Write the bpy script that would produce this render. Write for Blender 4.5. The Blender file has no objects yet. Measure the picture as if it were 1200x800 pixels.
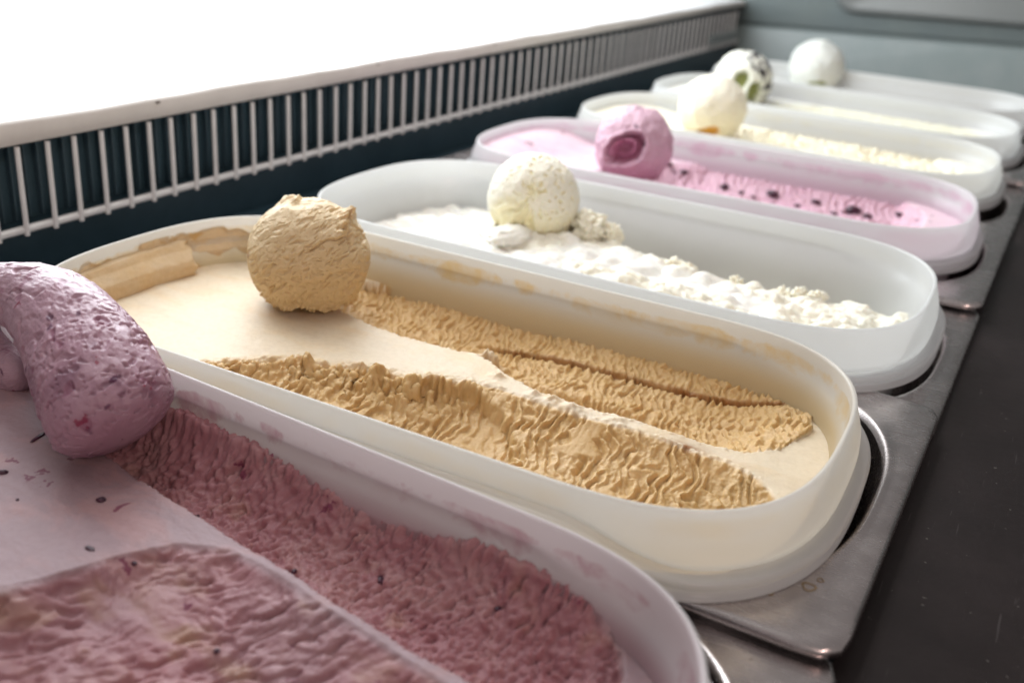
import bpy, math, random
import numpy as np
from mathutils import Matrix, Vector

random.seed(4)
rs = np.random.RandomState(7)
scene = bpy.context.scene
col = scene.collection

# ------------------------------------------------------------------ camera
cam_data = bpy.data.cameras.new("camera")
cam = bpy.data.objects.new("camera", cam_data)
col.objects.link(cam)
cam.location = (0.01703538, -0.21836139, 0.16661711)
cam.rotation_euler = (1.16285922, -0.07101278, 0.51480701)
cam_data.sensor_width = 36.0
cam_data.sensor_fit = 'HORIZONTAL'
cam_data.lens = 1183.82268 / 1200 * 36
cam_data.clip_start = 0.01
cam_data.clip_end = 50
cam_data.dof.use_dof = True
cam_data.dof.focus_distance = 0.345
cam_data.dof.aperture_fstop = 9.5
cam_data.dof.aperture_blades = 7
scene.camera = cam

# ------------------------------------------------------------------ light
world = bpy.data.worlds.new("World")
scene.world = world
world.use_nodes = True
bg = world.node_tree.nodes["Background"]
bg.inputs[0].default_value = (1.0, 0.93, 0.905, 1)      # the dim room behind the case
bg.inputs[1].default_value = 0.27
WINDOW_STRENGTH = 6.0
ld = bpy.data.lights.new("shop_lamp", 'AREA')          # warm lamp of the shop, behind and right of the viewer
ld.shape = 'DISK'; ld.size = 0.22; ld.energy = 4.0; ld.color = (1.0, 0.74, 0.66)
lo_ = bpy.data.objects.new("shop_lamp", ld); col.objects.link(lo_)
lo_.location = (1.0, -0.75, 0.85)
lo_.rotation_euler = (Vector(lo_.location) - Vector((-0.1, 0.15, 0))).to_track_quat('Z', 'Y').to_euler()
lt = bpy.data.lights.new("case_lamp", 'AREA')          # long tube under the top of the case
lt.shape = 'RECTANGLE'; lt.size = 0.10; lt.size_y = 1.0; lt.energy = 1.35; lt.color = (1.0, 0.985, 0.95)
lc_ = bpy.data.objects.new("case_lamp", lt); col.objects.link(lc_)
lc_.location = (-0.28, 0.30, 0.52)
scene.view_settings.view_transform = 'Standard'
scene.view_settings.look = 'None'
scene.view_settings.gamma = 1.0
scene.view_settings.exposure = 0.0
scene.cycles.use_denoising = True
scene.cycles.max_bounces = 8
scene.cycles.diffuse_bounces = 4
scene.cycles.transmission_bounces = 4
scene.cycles.transparent_max_bounces = 6


# ------------------------------------------------------------------ noise
def perlin(P, seed=0):
    """gradient noise, P (n,3) -> about -1..1"""
    P = np.asarray(P, dtype=np.float64)
    r = np.random.RandomState(seed + 11)
    perm = r.permutation(256)
    perm = np.concatenate([perm, perm, perm])
    g = r.normal(size=(256, 3)); g /= np.linalg.norm(g, axis=1)[:, None]
    I = np.floor(P).astype(np.int64)
    F = P - I
    I &= 255
    U = F * F * F * (F * (F * 6 - 15) + 10)
    out = 0
    for dx in (0, 1):
        a = perm[I[:, 0] + dx]
        wx = U[:, 0] if dx else 1 - U[:, 0]
        for dy in (0, 1):
            b = perm[a + I[:, 1] + dy]
            wy = U[:, 1] if dy else 1 - U[:, 1]
            for dz in (0, 1):
                c = perm[b + I[:, 2] + dz]
                wz = U[:, 2] if dz else 1 - U[:, 2]
                G = g[c]
                d = G[:, 0] * (F[:, 0] - dx) + G[:, 1] * (F[:, 1] - dy) + G[:, 2] * (F[:, 2] - dz)
                out = out + wx * wy * wz * d
    return out * 1.6


def fbm(P, octv=4, seed=0, gain=0.5):
    s = 0; a = 1; t = 0
    for i in range(octv):
        s = s + a * perlin(P * 2.03 ** i, seed + i * 7)
        t += a; a *= gain
    return s / t


def sstep(a, b, x):
    t = np.clip((x - a) / (b - a), 0, 1)
    return t * t * (3 - 2 * t)


def P2(x, y, z=0.0):
    return np.stack([x, y, np.zeros_like(x) + z], 1)


# ------------------------------------------------------------------ mesh helpers
def tag(o, label=None, cat=None, group=None, kind=None):
    if label: o["label"] = label
    if cat: o["category"] = cat
    if group: o["group"] = group
    if kind: o["kind"] = kind
    return o


def empty(name, loc, label=None, cat=None, group=None):
    o = bpy.data.objects.new(name, None)
    col.objects.link(o); o.location = loc
    o.empty_display_size = 0.01
    return tag(o, label, cat, group)


def npmesh(name, V, Q, mat, parent=None, loc=None, smooth=True, attrs=None, tris=None):
    """V (n,3) world coords, Q (m,4) quads (+ tris (k,3)); one mesh object with its origin at loc"""
    V = np.asarray(V, dtype=np.float64)
    if parent is not None:
        base = np.array(parent.matrix_basis.translation)
        if parent.parent is not None:
            base = base + np.array(parent.parent.matrix_basis.translation)
        o_loc = np.zeros(3) if loc is None else np.array(loc) - base
        origin = base + o_loc
    else:
        if loc is None:
            mn, mx = V.min(0), V.max(0)
            loc = ((mn[0] + mx[0]) / 2, (mn[1] + mx[1]) / 2, mn[2])
        o_loc = np.array(loc); origin = o_loc
    V = V - origin
    Q = np.asarray(Q, dtype=np.int32).reshape(-1, 4)
    T = np.zeros((0, 3), np.int32) if tris is None else np.asarray(tris, dtype=np.int32).reshape(-1, 3)
    me = bpy.data.meshes.new(name)
    me.vertices.add(len(V)); me.vertices.foreach_set("co", V.astype(np.float32).ravel())
    nl = Q.size + T.size
    me.loops.add(nl)
    me.loops.foreach_set("vertex_index", np.concatenate([Q.ravel(), T.ravel()]))
    me.polygons.add(len(Q) + len(T))
    st = np.concatenate([np.arange(len(Q)) * 4, Q.size + np.arange(len(T)) * 3]).astype(np.int32)
    me.polygons.foreach_set("loop_start", st)
    me.update(calc_edges=True)
    me.polygons.foreach_set("use_smooth", np.full(len(Q) + len(T), smooth))
    if attrs:
        for k, a in attrs.items():
            at = me.attributes.new(k, 'FLOAT', 'POINT')
            a = np.asarray(a, dtype=np.float32)
            if len(a) < len(V): a = np.concatenate([a, np.full(len(V) - len(a), a[-1], np.float32)])
            at.data.foreach_set("value", np.asarray(a, dtype=np.float32))
    if mat: me.materials.append(mat)
    me.update()
    o = bpy.data.objects.new(name, me)
    col.objects.link(o)
    o.location = o_loc
    if parent is not None: o.parent = parent
    return o


def grid_faces(nu, nv, wrap_u=False, off=0, flip=False):
    iu = np.arange(nu if wrap_u else nu - 1); iv = np.arange(nv - 1)
    A, B = np.meshgrid(iu, iv, indexing='ij')
    A2 = (A + 1) % nu
    f = np.stack([A * nv + B, A2 * nv + B, A2 * nv + B + 1, A * nv + B + 1], -1).reshape(-1, 4) + off
    return f[:, ::-1] if flip else f


def boxes(bl):
    V = []; Q = []
    for (x0, x1, y0, y1, z0, z1) in bl:
        n = len(V)
        V += [(x0, y0, z0), (x1, y0, z0), (x1, y1, z0), (x0, y1, z0), (x0, y0, z1), (x1, y0, z1), (x1, y1, z1), (x0, y1, z1)]
        Q += [(n, n + 3, n + 2, n + 1), (n + 4, n + 5, n + 6, n + 7), (n, n + 1, n + 5, n + 4), (n + 1, n + 2, n + 6, n + 5), (n + 2, n + 3, n + 7, n + 6), (n + 3, n, n + 4, n + 7)]
    return np.array(V, float), Q


def loft(rings, mat, name, parent=None, loc=None, cap0=False, cap1=False, smooth=True, attrs=None):
    """rings: list of (N,3) closed loops"""
    N = len(rings[0]); V = np.stack(rings, 1).reshape(-1, 3)      # u = around, v = ring index
    Q = grid_faces(N, len(rings), wrap_u=True)
    T = []
    if cap0:
        V = np.vstack([V, rings[0].mean(0)]); c = len(V) - 1
        T += [(c, ((i + 1) % N) * len(rings), i * len(rings)) for i in range(N)]
    if cap1:
        V = np.vstack([V, rings[-1].mean(0)]); c = len(V) - 1
        m = len(rings) - 1
        T += [(c, i * len(rings) + m, ((i + 1) % N) * len(rings) + m) for i in range(N)]
    return npmesh(name, V, Q, mat, parent, loc, smooth, attrs, T if T else None)


# ------------------------------------------------------------------ materials
def newmat(name):
    m = bpy.data.materials.new(name); m.use_nodes = True
    nt = m.node_tree
    b = nt.nodes["Principled BSDF"]
    return m, nt, b


def N_(nt, typ, **kw):
    n = nt.nodes.new(typ)
    for k, v in kw.items():
        if k in n.inputs.keys() if hasattr(n.inputs, 'keys') else False:
            n.inputs[k].default_value = v
        else:
            setattr(n, k, v)
    return n


def noise(nt, vec, scale, detail=4, rough=0.55, dist=0.0):
    n = nt.nodes.new("ShaderNodeTexNoise")
    n.inputs["Scale"].default_value = scale; n.inputs["Detail"].default_value = detail
    n.inputs["Roughness"].default_value = rough; n.inputs["Distortion"].default_value = dist
    if vec is not None: nt.links.new(vec, n.inputs["Vector"])
    return n.outputs["Fac"]


def ramp(nt, fac, a, b):
    n = nt.nodes.new("ShaderNodeMapRange"); n.interpolation_type = 'SMOOTHSTEP'
    n.inputs["From Min"].default_value = a; n.inputs["From Max"].default_value = b
    nt.links.new(fac, n.inputs["Value"])
    return n.outputs["Result"]


def math_(nt, op, a, b=None):
    n = nt.nodes.new("ShaderNodeMath"); n.operation = op
    for i, v in enumerate((a, b)):
        if v is None: continue
        if isinstance(v, (int, float)): n.inputs[i].default_value = v
        else: nt.links.new(v, n.inputs[i])
    return n.outputs[0]


def mix(nt, fac, a, b):
    n = nt.nodes.new("ShaderNodeMix"); n.data_type = 'RGBA'
    if isinstance(fac, (int, float)): n.inputs[0].default_value = fac
    else: nt.links.new(fac, n.inputs[0])
    for i, v in ((6, a), (7, b)):
        if isinstance(v, tuple): n.inputs[i].default_value = (*v, 1) if len(v) == 3 else v
        else: nt.links.new(v, n.inputs[i])
    return n.outputs[2]


def bump(nt, b, height, strength, dist):
    n = nt.nodes.new("ShaderNodeBump")
    n.inputs["Strength"].default_value = strength; n.inputs["Distance"].default_value = dist
    nt.links.new(height, n.inputs["Height"]); nt.links.new(n.outputs[0], b.inputs["Normal"])


def objco(nt, scale=None):
    t = nt.nodes.new("ShaderNodeTexCoord"); v = t.outputs["Object"]
    if scale:
        m = nt.nodes.new("ShaderNodeMapping"); m.inputs["Scale"].default_value = scale
        nt.links.new(v, m.inputs["Vector"]); v = m.outputs[0]
    return v


def attr(nt, name):
    a = nt.nodes.new("ShaderNodeAttribute"); a.attribute_name = name
    return a.outputs["Fac"]


def ice_mat(name, smooth_c, scoop_c, alt_c=None, vein_c=None, speck=None, rough=0.5, sss=0.25, alt_amt=0.5, speck_c=(0.05, 0.01, 0.03), speck_scale=160, spec_cut=0.12, green_c=None, rad=(1, 0.75, 0.5)):
    """ice cream: pale skin where untouched, fresh colour where scooped ('fresh' attribute)"""
    m, nt, b = newmat(name)
    v = objco(nt)
    c = mix(nt, attr(nt, "fresh"), smooth_c, scoop_c)
    if alt_c:
        f = ramp(nt, noise(nt, objco(nt, (1, 1.6, 1.6)), 38, 4, 0.6, 0.8), 0.46, 0.68)
        c = mix(nt, math_(nt, 'MULTIPLY', f, alt_amt), c, alt_c)
    f2 = ramp(nt, noise(nt, v, 420, 3, 0.6), 0.35, 0.75)
    c2 = nt.nodes.new("ShaderNodeHueSaturation"); c2.inputs["Value"].default_value = 0.88
    c2.inputs["Saturation"].default_value = 1.1
    nt.links.new(c, c2.inputs["Color"])
    c = mix(nt, math_(nt, 'MULTIPLY', f2, 0.55), c, c2.outputs[0])
    if vein_c: c = mix(nt, attr(nt, "vein"), c, vein_c)
    if green_c: c = mix(nt, attr(nt, "hollow"), c, green_c)
    if speck:
        vo = nt.nodes.new("ShaderNodeTexVoronoi"); vo.inputs["Scale"].default_value = speck_scale
        mp = nt.nodes.new("ShaderNodeMixRGB"); mp.blend_type = 'ADD'; mp.inputs[0].default_value = 0.012
        nt.links.new(v, mp.inputs[1])
        nn = nt.nodes.new("ShaderNodeTexNoise"); nn.inputs["Scale"].default_value = 260
        nt.links.new(v, nn.inputs["Vector"]); nt.links.new(nn.outputs["Color"], mp.inputs[2])
        nt.links.new(mp.outputs[0], vo.inputs["Vector"])
        near = ramp(nt, vo.outputs["Distance"], 0.34, 0.22)
        sep = nt.nodes.new("ShaderNodeSeparateColor"); nt.links.new(vo.outputs["Color"], sep.inputs[0])
        keep = math_(nt, 'LESS_THAN', sep.outputs[0], spec_cut)
        c = mix(nt, math_(nt, 'MULTIPLY', math_(nt, 'MULTIPLY', near, keep), speck), c, speck_c)
    nt.links.new(c, b.inputs["Base Color"])
    b.inputs["Roughness"].default_value = rough
    b.inputs["Specular IOR Level"].default_value = 0.35
    b.inputs["Subsurface Weight"].default_value = sss
    b.inputs["Subsurface Radius"].default_value = rad
    b.inputs["Subsurface Scale"].default_value = 0.0025
    h = math_(nt, 'ADD', noise(nt, v, 900, 3, 0.6), math_(nt, 'MULTIPLY', noise(nt, v, 2600, 2, 0.5), 0.5))
    bump(nt, b, h, 0.35, 0.0006)
    return m


def plastic_mat(name, stain_c=None, amt=0.0, base_film=0.12, tint=(0.86, 0.87, 0.865), trl=0.50, tpn=0.10):
    """milky translucent polypropylene, with dried-on smears of the flavour near the fill line"""
    m, nt, b = newmat(name)
    out = nt.nodes["Material Output"]
    v = objco(nt)
    c = tint
    if stain_c:
        sx = nt.nodes.new("ShaderNodeSeparateXYZ"); nt.links.new(v, sx.inputs[0])
        n1 = noise(nt, objco(nt, (1, 1, 1.6)), 30, 6, 0.65, 1.0)
        a = attr(nt, "inner")
        # band of residue just under the rim step, with a wandering lower edge
        up = ramp(nt, math_(nt, 'ADD', sx.outputs[2], math_(nt, 'MULTIPLY', math_(nt, 'SUBTRACT', n1, 0.5), 0.030)), 0.0945, 0.1035)
        lowb = ramp(nt, math_(nt, 'ADD', sx.outputs[2], math_(nt, 'MULTIPLY', math_(nt, 'SUBTRACT', n1, 0.5), -0.012)), 0.1062, 0.1030)
        n2 = ramp(nt, noise(nt, v, 75, 5, 0.65, 0.6), 0.25, 0.75)
        band = math_(nt, 'MULTIPLY', math_(nt, 'MULTIPLY', up, lowb), math_(nt, 'ADD', math_(nt, 'MULTIPLY', n2, 0.6), 0.4))
        film = math_(nt, 'MULTIPLY', ramp(nt, noise(nt, v, 16, 4, 0.6), 0.3, 0.75), 0.55)
        film = math_(nt, 'MULTIPLY', film, ramp(nt, sx.outputs[2], 0.106, 0.101))
        film = math_(nt, 'MAXIMUM', film, math_(nt, 'MULTIPLY', ramp(nt, sx.outputs[2], 0.104, 0.090), 0.8))
        film = math_(nt, 'MAXIMUM', film, base_film)
        f = math_(nt, 'MULTIPLY', math_(nt, 'MULTIPLY', math_(nt, 'MAXIMUM', band, film), a), amt)
        c = mix(nt, f, tint, stain_c)
    else:
        c = mix(nt, 0.0, tint, tint)
    nt.links.new(c, b.inputs["Base Color"])
    b.inputs["Roughness"].default_value = 0.22
    b.inputs["Specular IOR Level"].default_value = 0.5
    bump(nt, b, noise(nt, v, 60, 3, 0.5), 0.12, 0.002)
    tr = nt.nodes.new("ShaderNodeBsdfTranslucent"); nt.links.new(c, tr.inputs["Color"])
    mx = nt.nodes.new("ShaderNodeMixShader"); mx.inputs[0].default_value = trl
    nt.links.new(b.outputs[0], mx.inputs[1]); nt.links.new(tr.outputs[0], mx.inputs[2])
    tp = nt.nodes.new("ShaderNodeBsdfTransparent")
    m2 = nt.nodes.new("ShaderNodeMixShader"); m2.inputs[0].default_value = tpn
    nt.links.new(mx.outputs[0], m2.inputs[1]); nt.links.new(tp.outputs[0], m2.inputs[2])
    nt.links.new(m2.outputs[0], out.inputs["Surface"])
    return m


def steel_mat():
    m, nt, b = newmat("steel")
    v = objco(nt)
    b.inputs["Metallic"].default_value = 1.0
    n1 = noise(nt, v, 45, 5, 0.6)
    c = mix(nt, ramp(nt, n1, 0.35, 0.7), (0.50, 0.455, 0.45), (0.66, 0.605, 0.60))
    sp = ramp(nt, noise(nt, v, 330, 2, 0.5), 0.70, 0.78)
    c = mix(nt, math_(nt, 'MULTIPLY', sp, 0.55), c, (0.16, 0.11, 0.09))
    nt.links.new(c, b.inputs["Base Color"])
    br = noise(nt, objco(nt, (1, 8, 8)), 130, 3, 0.6)
    r = nt.nodes.new("ShaderNodeMapRange"); r.inputs["To Min"].default_value = 0.17; r.inputs["To Max"].default_value = 0.36
    nt.links.new(math_(nt, 'MULTIPLY', math_(nt, 'ADD', br, n1), 0.5), r.inputs["Value"])
    nt.links.new(r.outputs[0], b.inputs["Roughness"])
    bump(nt, b, br, 0.10, 0.0006)
    return m


def simple(name, c, rough=0.5, metal=0.0, nscale=None, c2=None, bumpd=0.0, spec=0.5):
    m, nt, b = newmat(name)
    v = objco(nt)
    if c2:
        nt.links.new(mix(nt, ramp(nt, noise(nt, v, nscale, 5, 0.6), 0.35, 0.7), c, c2), b.inputs["Base Color"])
    else:
        b.inputs["Base Color"].default_value = (*c, 1)
    b.inputs["Roughness"].default_value = rough; b.inputs["Metallic"].default_value = metal
    b.inputs["Specular IOR Level"].default_value = spec
    if bumpd: bump(nt, b, noise(nt, v, nscale * 4, 4, 0.6), 0.3, bumpd)
    return m


def counter_mat():
    m, nt, b = newmat("dark_worktop")
    v = objco(nt)
    n = noise(nt, v, 16, 5, 0.6)
    c = mix(nt, ramp(nt, n, 0.35, 0.7), (0.013, 0.0085, 0.0085), (0.024, 0.0165, 0.0165))
    sc = ramp(nt, noise(nt, objco(nt, (14, 0.8, 1)), 60, 2, 0.5), 0.69, 0.74)
    sc2 = ramp(nt, noise(nt, v, 420, 1, 0.5), 0.755, 0.775)
    c = mix(nt, math_(nt, 'MULTIPLY', sc, 0.5), c, (0.075, 0.065, 0.065))
    c = mix(nt, math_(nt, 'MULTIPLY', sc2, 0.8), c, (0.12, 0.11, 0.10))
    nt.links.new(c, b.inputs["Base Color"])
    r = nt.nodes.new("ShaderNodeMapRange"); r.inputs["To Min"].default_value = 0.38; r.inputs["To Max"].default_value = 0.6
    b.inputs["Specular IOR Level"].default_value = 0.28
    nt.links.new(n, r.inputs["Value"]); nt.links.new(r.outputs[0], b.inputs["Roughness"])
    bump(nt, b, noise(nt, v, 240, 4, 0.6), 0.15, 0.0008)
    return m


STEEL = steel_mat()
DARKPL = simple("dark_navy_plastic", (0.013, 0.034, 0.048), 0.42, nscale=30, c2=(0.020, 0.045, 0.062), bumpd=0.0006)
VENTIN = simple("vent_inside", (0.040, 0.085, 0.11), 0.55)
FIN = simple("vent_fin", (0.055, 0.10, 0.125), 0.5)
WHITEBAR = simple("white_coated_metal", (0.72, 0.68, 0.64), 0.4, nscale=50, c2=(0.67, 0.63, 0.59), bumpd=0.0003)
GRILLE = simple("white_coated_wire", (0.86, 0.85, 0.84), 0.35, nscale=80, c2=(0.78, 0.77, 0.76), bumpd=0.0003)
DECK = simple("white_deck", (0.86, 0.86, 0.87), 0.45)
WALLM = simple("grey_green_panel", (0.20, 0.24, 0.235), 0.38, nscale=20, c2=(0.23, 0.265, 0.26))
COUNTER = counter_mat()

# ------------------------------------------------------------------ the case around the tubs
PITCH = 0.165
XV = -0.400          # face of the vent grille
YB = 1.155           # end wall


def vz(y):           # the vent rises a little towards the far end
    return 0.0083 + 0.0108 * (y - 0.069)


def vtop(y):
    return 0.0505 + 0.0151 * (y - 0.069)


def sbox(name, x0, x1, y0, y1, z0f, z1f, mat, parent=None, kind=None, n=2, label=None, bev=0.0):
    """a bar along y whose lower/upper heights are functions of y"""
    ys = np.linspace(y0, y1, n)
    if bev <= 0: prof = [(x0, 0, 0), (x1, 0, 0), (x1, 1, 0), (x0, 1, 0)]
    else:
        prof = [(x0 + bev, 0, 0), (x1 - bev, 0, 0), (x1, 0, bev), (x1, 1, -bev), (x1 - bev, 1, 0), (x0 + bev, 1, 0), (x0, 1, -bev), (x0, 0, bev)]
    rings = []
    V = []
    for y in ys:
        V.append([(px, y, (z1f(y) if t else z0f(y)) + dz) for px, t, dz in prof])
    V = np.array(V); k = len(prof)
    Q = []; T = []
    Vf = V.reshape(-1, 3)
    for i in range(n - 1):
        for j in range(k):
            Q.append((i * k + j, i * k + (j + 1) % k, (i + 1) * k + (j + 1) % k, (i + 1) * k + j))
    for j in range(1, k - 1):
        T.append((0, j + 1, j)); T.append(((n - 1) * k, (n - 1) * k + j, (n - 1) * k + j + 1))
    o = npmesh(name, Vf, np.array(Q)[:, ::-1], mat, parent, None, False, None, T)
    if kind: o["kind"] = kind
    if label: o["label"] = label
    return o


# dark well the pans hang in, dark side wall under the grille
sbox("well_wall", -0.43, XV - 0.001, -0.60, YB, lambda y: -0.16, lambda y: vz(y) - 0.0005, DARKPL, kind="structure")
V, Q = boxes([(-0.43, 0.02, -0.60, YB, -0.17, -0.161)])
npmesh("well_floor", V, Q, DARKPL, smooth=False)["kind"] = "structure"
# dark ledge carrying the left ends of the pans
V, Q = boxes([(-0.3990, -0.3635, -0.60, YB - 0.001, -0.020, -0.0125)])
npmesh("support_ledge", V, Q, DARKPL, smooth=False)["kind"] = "structure"
V, Q = boxes([(-0.002, 0.9, -0.9, YB - 0.001, -0.05, -0.0095)])
npmesh("worktop", V, Q, COUNTER, smooth=False)["kind"] = "structure"

# vent grille -------------------------------------------------------
gr = empty("vent_grille", (XV, 0.45, 0.01), "long white wire vent grille below the bright white deck", "vent grille")
Y0g, Y1g = -0.26, 1.150
sbox("bottom_rail", XV - 0.0015, XV + 0.0022, Y0g, Y1g, lambda y: vz(y), lambda y: vz(y) + 0.0034, GRILLE, gr, bev=0.0009)
nb = 0
y = 0.0699 - 0.0151 * 21
me_bar = None
while y < 1.14:
    h = vtop(y) - vz(y)
    if me_bar is None:
        th = np.linspace(0, 2 * np.pi, 9)[:-1]
        ringz = [-0.0008, h + 0.0004]
        rings = [np.stack([0.00125 * np.cos(th), 0.0013 * np.sin(th), np.full(8, z)], 1) for z in ringz]
        Vb = np.stack(rings, 1).reshape(-1, 3)
        ob = npmesh("bar", Vb + np.array([XV + 0.0022, y, vz(y)]), grid_faces(8, 2, wrap_u=True), GRILLE, gr, (XV + 0.0022, y, vz(y)))
        me_bar = ob.data
        base = np.array(gr.location)
    else:
        ob = bpy.data.objects.new("bar", me_bar); col.objects.link(ob); ob.parent = gr
        ob.location = np.array([XV + 0.0022 + rs.normal(0, 0.0001), y + rs.normal(0, 0.0003), vz(y)]) - base
        ob.rotation_euler = (rs.normal(0, 0.004), 0, 0)
    y += 0.01525
# recess behind the grille with its cooling fins
rc = []
sbox("back_plate", XV - 0.022, XV - 0.019, Y0g, Y1g, lambda y: vz(y) - 0.02, lambda y: vtop(y) + 0.0, VENTIN, gr)
fins = []
yy = Y0g
while yy < Y1g - 0.002:
    fins.append((XV - 0.0188, XV - 0.0150 - rs.rand() * 0.0015, yy, yy + 0.0008, vz(yy) + 0.0005, vtop(yy) - 0.001))
    yy += 0.0070 + rs.rand() * 0.0010
V, Q = boxes(fins)
tag(npmesh("cooling_fins", V, Q, FIN, gr, smooth=False), kind="stuff")
sbox("recess_floor", XV - 0.055, XV - 0.0020, Y0g, Y1g, lambda y: vz(y) - 0.006, lambda y: vz(y) - 0.0002, VENTIN, gr)

# little clip-on thermometer at the far end of the grille
tm = empty("thermometer", (XV + 0.004, 1.07, vz(1.07) + 0.004), "small pale strip thermometer clipped low on the far end of the grille", "thermometer")
V, Q = boxes([(XV + 0.0038, XV + 0.0065, 1.02, 1.125, vz(1.07) + 0.006, vz(1.07) + 0.018)])
npmesh("body", V, Q, simple("pale_grey_plastic", (0.30, 0.33, 0.33), 0.4), tm, smooth=False)
V, Q = boxes([(XV + 0.0066, XV + 0.0070, 1.03 + i * 0.0105, 1.0315 + i * 0.0105, vz(1.07) + 0.008, vz(1.07) + 0.016) for i in range(9)])
npmesh("scale_marks", V, Q, simple("dark_print", (0.08, 0.09, 0.09), 0.5), tm, smooth=False)

# white deck over the vent, with its rounded front lip
dk = empty("vent_deck", (XV - 0.15, 0.45, 0.06), "bright white deck running along the left side above the grille", "deck")
ys = np.linspace(-0.45, YB - 0.001, 60)
prof = [(-0.80, 0.020), (-0.401, 0.0202), (-0.3990, 0.0198), (-0.3978, 0.0186), (-0.3973, 0.017)]
zt = lambda yv: 0.0612 + 0.0113 * (yv - 0.065)
lip_w = 0.0006
Vd = []
for yv in ys:
    w = 0.00035 * math.sin(yv * 37) + 0.0003 * math.sin(yv * 91 + 1)
    z1 = zt(yv) + w
    z0 = vtop(yv)
    Vd.append([(-0.80, yv, z1 - 0.0005), (-0.405, yv, z1), (-0.3990, yv, z1), (-0.3975, yv, z1 - 0.0005), (-0.3968, yv, z1 - 0.0018), (-0.3965, yv, z0 + 0.0008), (-0.3972, yv, z0), (-0.4100, yv, z0), (-0.80, yv, z0 - 0.0)])
Vd = np.array(Vd); kk = 9
Vt = Vd[:, :3].reshape(-1, 3)
npmesh("deck_sheet", Vt, grid_faces(60, 3, flip=True), DECK, dk)
Vf_ = Vd[:, 2:].reshape(-1, 3)
npmesh("front_lip", Vf_, grid_faces(60, 7, flip=True), WHITEBAR, dk)
chip = simple("brown_chip", (0.10, 0.07, 0.05), 0.7)
for yc, s in ((0.155, 0.0010), (0.345, 0.0008), (0.50, 0.0009)):
    a = rs.rand(7) * 0.4 + 0.8
    th = np.linspace(0, 2 * np.pi, 8)[:-1]
    r0 = np.stack([np.full(7, -0.3964), yc + s * 1.8 * a * np.cos(th), zt(yc) - 0.0022 + s * 0.6 * a * np.sin(th)], 1)
    r1 = r0.copy(); r1[:, 0] += 0.0002
    loft([r0, r1], chip, "paint_chip", dk, cap1=True)

# end wall ---------------------------------------------------------
ew = empty("end_wall", (0.1, YB, 0.0), "grey-green metal end wall behind the farthest tub, with a raised rounded panel", "end wall")
def ridge(x): return 0.041 + 0.038 * (x + 0.397)
xs = np.array([-0.80, -0.40, -0.1, 0.3, 0.9])
Vw = []
for xw in xs:
    zr = ridge(xw)
    Vw.append([(xw, YB - 0.020, -0.10), (xw, YB - 0.018, -0.02), (xw, YB - 0.0015, zr - 0.0025), (xw, YB, zr - 0.0015), (xw, YB + 0.0035, zr), (xw, YB + 0.0035, zr + 0.0035), (xw, YB + 0.001, zr + 0.005), (xw, YB + 0.001, 0.50)])
Vw = np.array(Vw)
npmesh("lower_band", Vw[:, :5].reshape(-1, 3), grid_faces(5, 5), WALLM, ew, smooth=False)
npmesh("upper_sheet", Vw[:, 4:].reshape(-1, 3), grid_faces(5, 4), simple("grey_green_upper", (0.115, 0.14, 0.14), 0.38, nscale=18, c2=(0.13, 0.155, 0.15)), ew, smooth=False)
# raised rounded panel
def rrect(x0, x1, z0, z1, r, n=10):
    pts = []
    for cx, cz, a0 in ((x1 - r, z1 - r, 0), (x0 + r, z1 - r, 90), (x0 + r, z0 + r, 180), (x1 - r, z0 + r, 270)):
        for i in range(n + 1):
            a = math.radians(a0 + 90 * i / n); pts.append((cx + r * math.cos(a), cz + r * math.sin(a)))
    return np.array(pts)
def rp(off, yoff):
    p_ = rrect(-0.285 + off, 0.55 - off, 0.070 + off, 0.40 - off, 0.030 - off * 0.5)
    return np.stack([p_[:, 0], np.full(len(p_), YB + yoff), p_[:, 1] + 0.03 * (p_[:, 0] + 0.28)], 1)
loft([rp(0, 0.001), rp(0.001, -0.003), rp(0.004, -0.006), rp(0.009, -0.006), rp(0.012, -0.0035)], simple("grey_green_panel_raised", (0.16, 0.17, 0.165), 0.3), "raised_panel", ew, cap1=True, smooth=True)

# bright front window of the case, far left, leaning over the tubs ----
wm, nt, b = newmat("bright_window")
b.inputs["Base Color"].default_value = (0.9, 0.95, 1, 1)
b.inputs["Emission Color"].default_value = (0.93, 0.97, 1.0, 1)
b.inputs["Emission Strength"].default_value = WINDOW_STRENGTH
fw_ = empty("front_window", (-0.8, 0.5, 0.05), "blown-out bright front window beyond the white deck", "window")
th = np.linspace(0, 1, 14)
xs_ = -0.80 + 0.36 * th ** 1.7
zs_ = 0.05 + 0.62 * th ** 0.9
Vg = np.array([[(xs_[i], yv, zs_[i]) for i in range(14)] for yv in np.linspace(0.12, 0.93, 6)])
npmesh("pane", Vg.reshape(-1, 3), grid_faces(6, 14), wm, fw_)
sbox("window_frame", -0.83, -0.802, -0.45, YB - 0.002, lambda y: 0.02, lambda y: 0.075, simple("white_frame", (0.8, 0.8, 0.8), 0.4), fw_)

# ------------------------------------------------------------------ tub outlines
XR, XL, WID, CAP, NEXP, RIM, YN = -0.01828, -0.32655, 0.14846, 0.06937, 2.798, 0.02414, -0.16759
OFFS = [(0.0036, 0.0038, -0.0419, 0.0), (-0.0007, -0.0012, 0.0249, 0.0050), (0.0015, -0.0064, 0.0213, 0.0054),
        (-0.0001, 0.0036, 0.0400, -0.0036), (-0.0023, 0.0013, -0.0009, -0.004), (-0.0020, -0.0001, -0.0003, -0.0079), (-0.002, 0.000, 0.0, -0.006)]
NR = 220
_t = np.linspace(-np.pi / 2, np.pi / 2, NR // 2)


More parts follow.
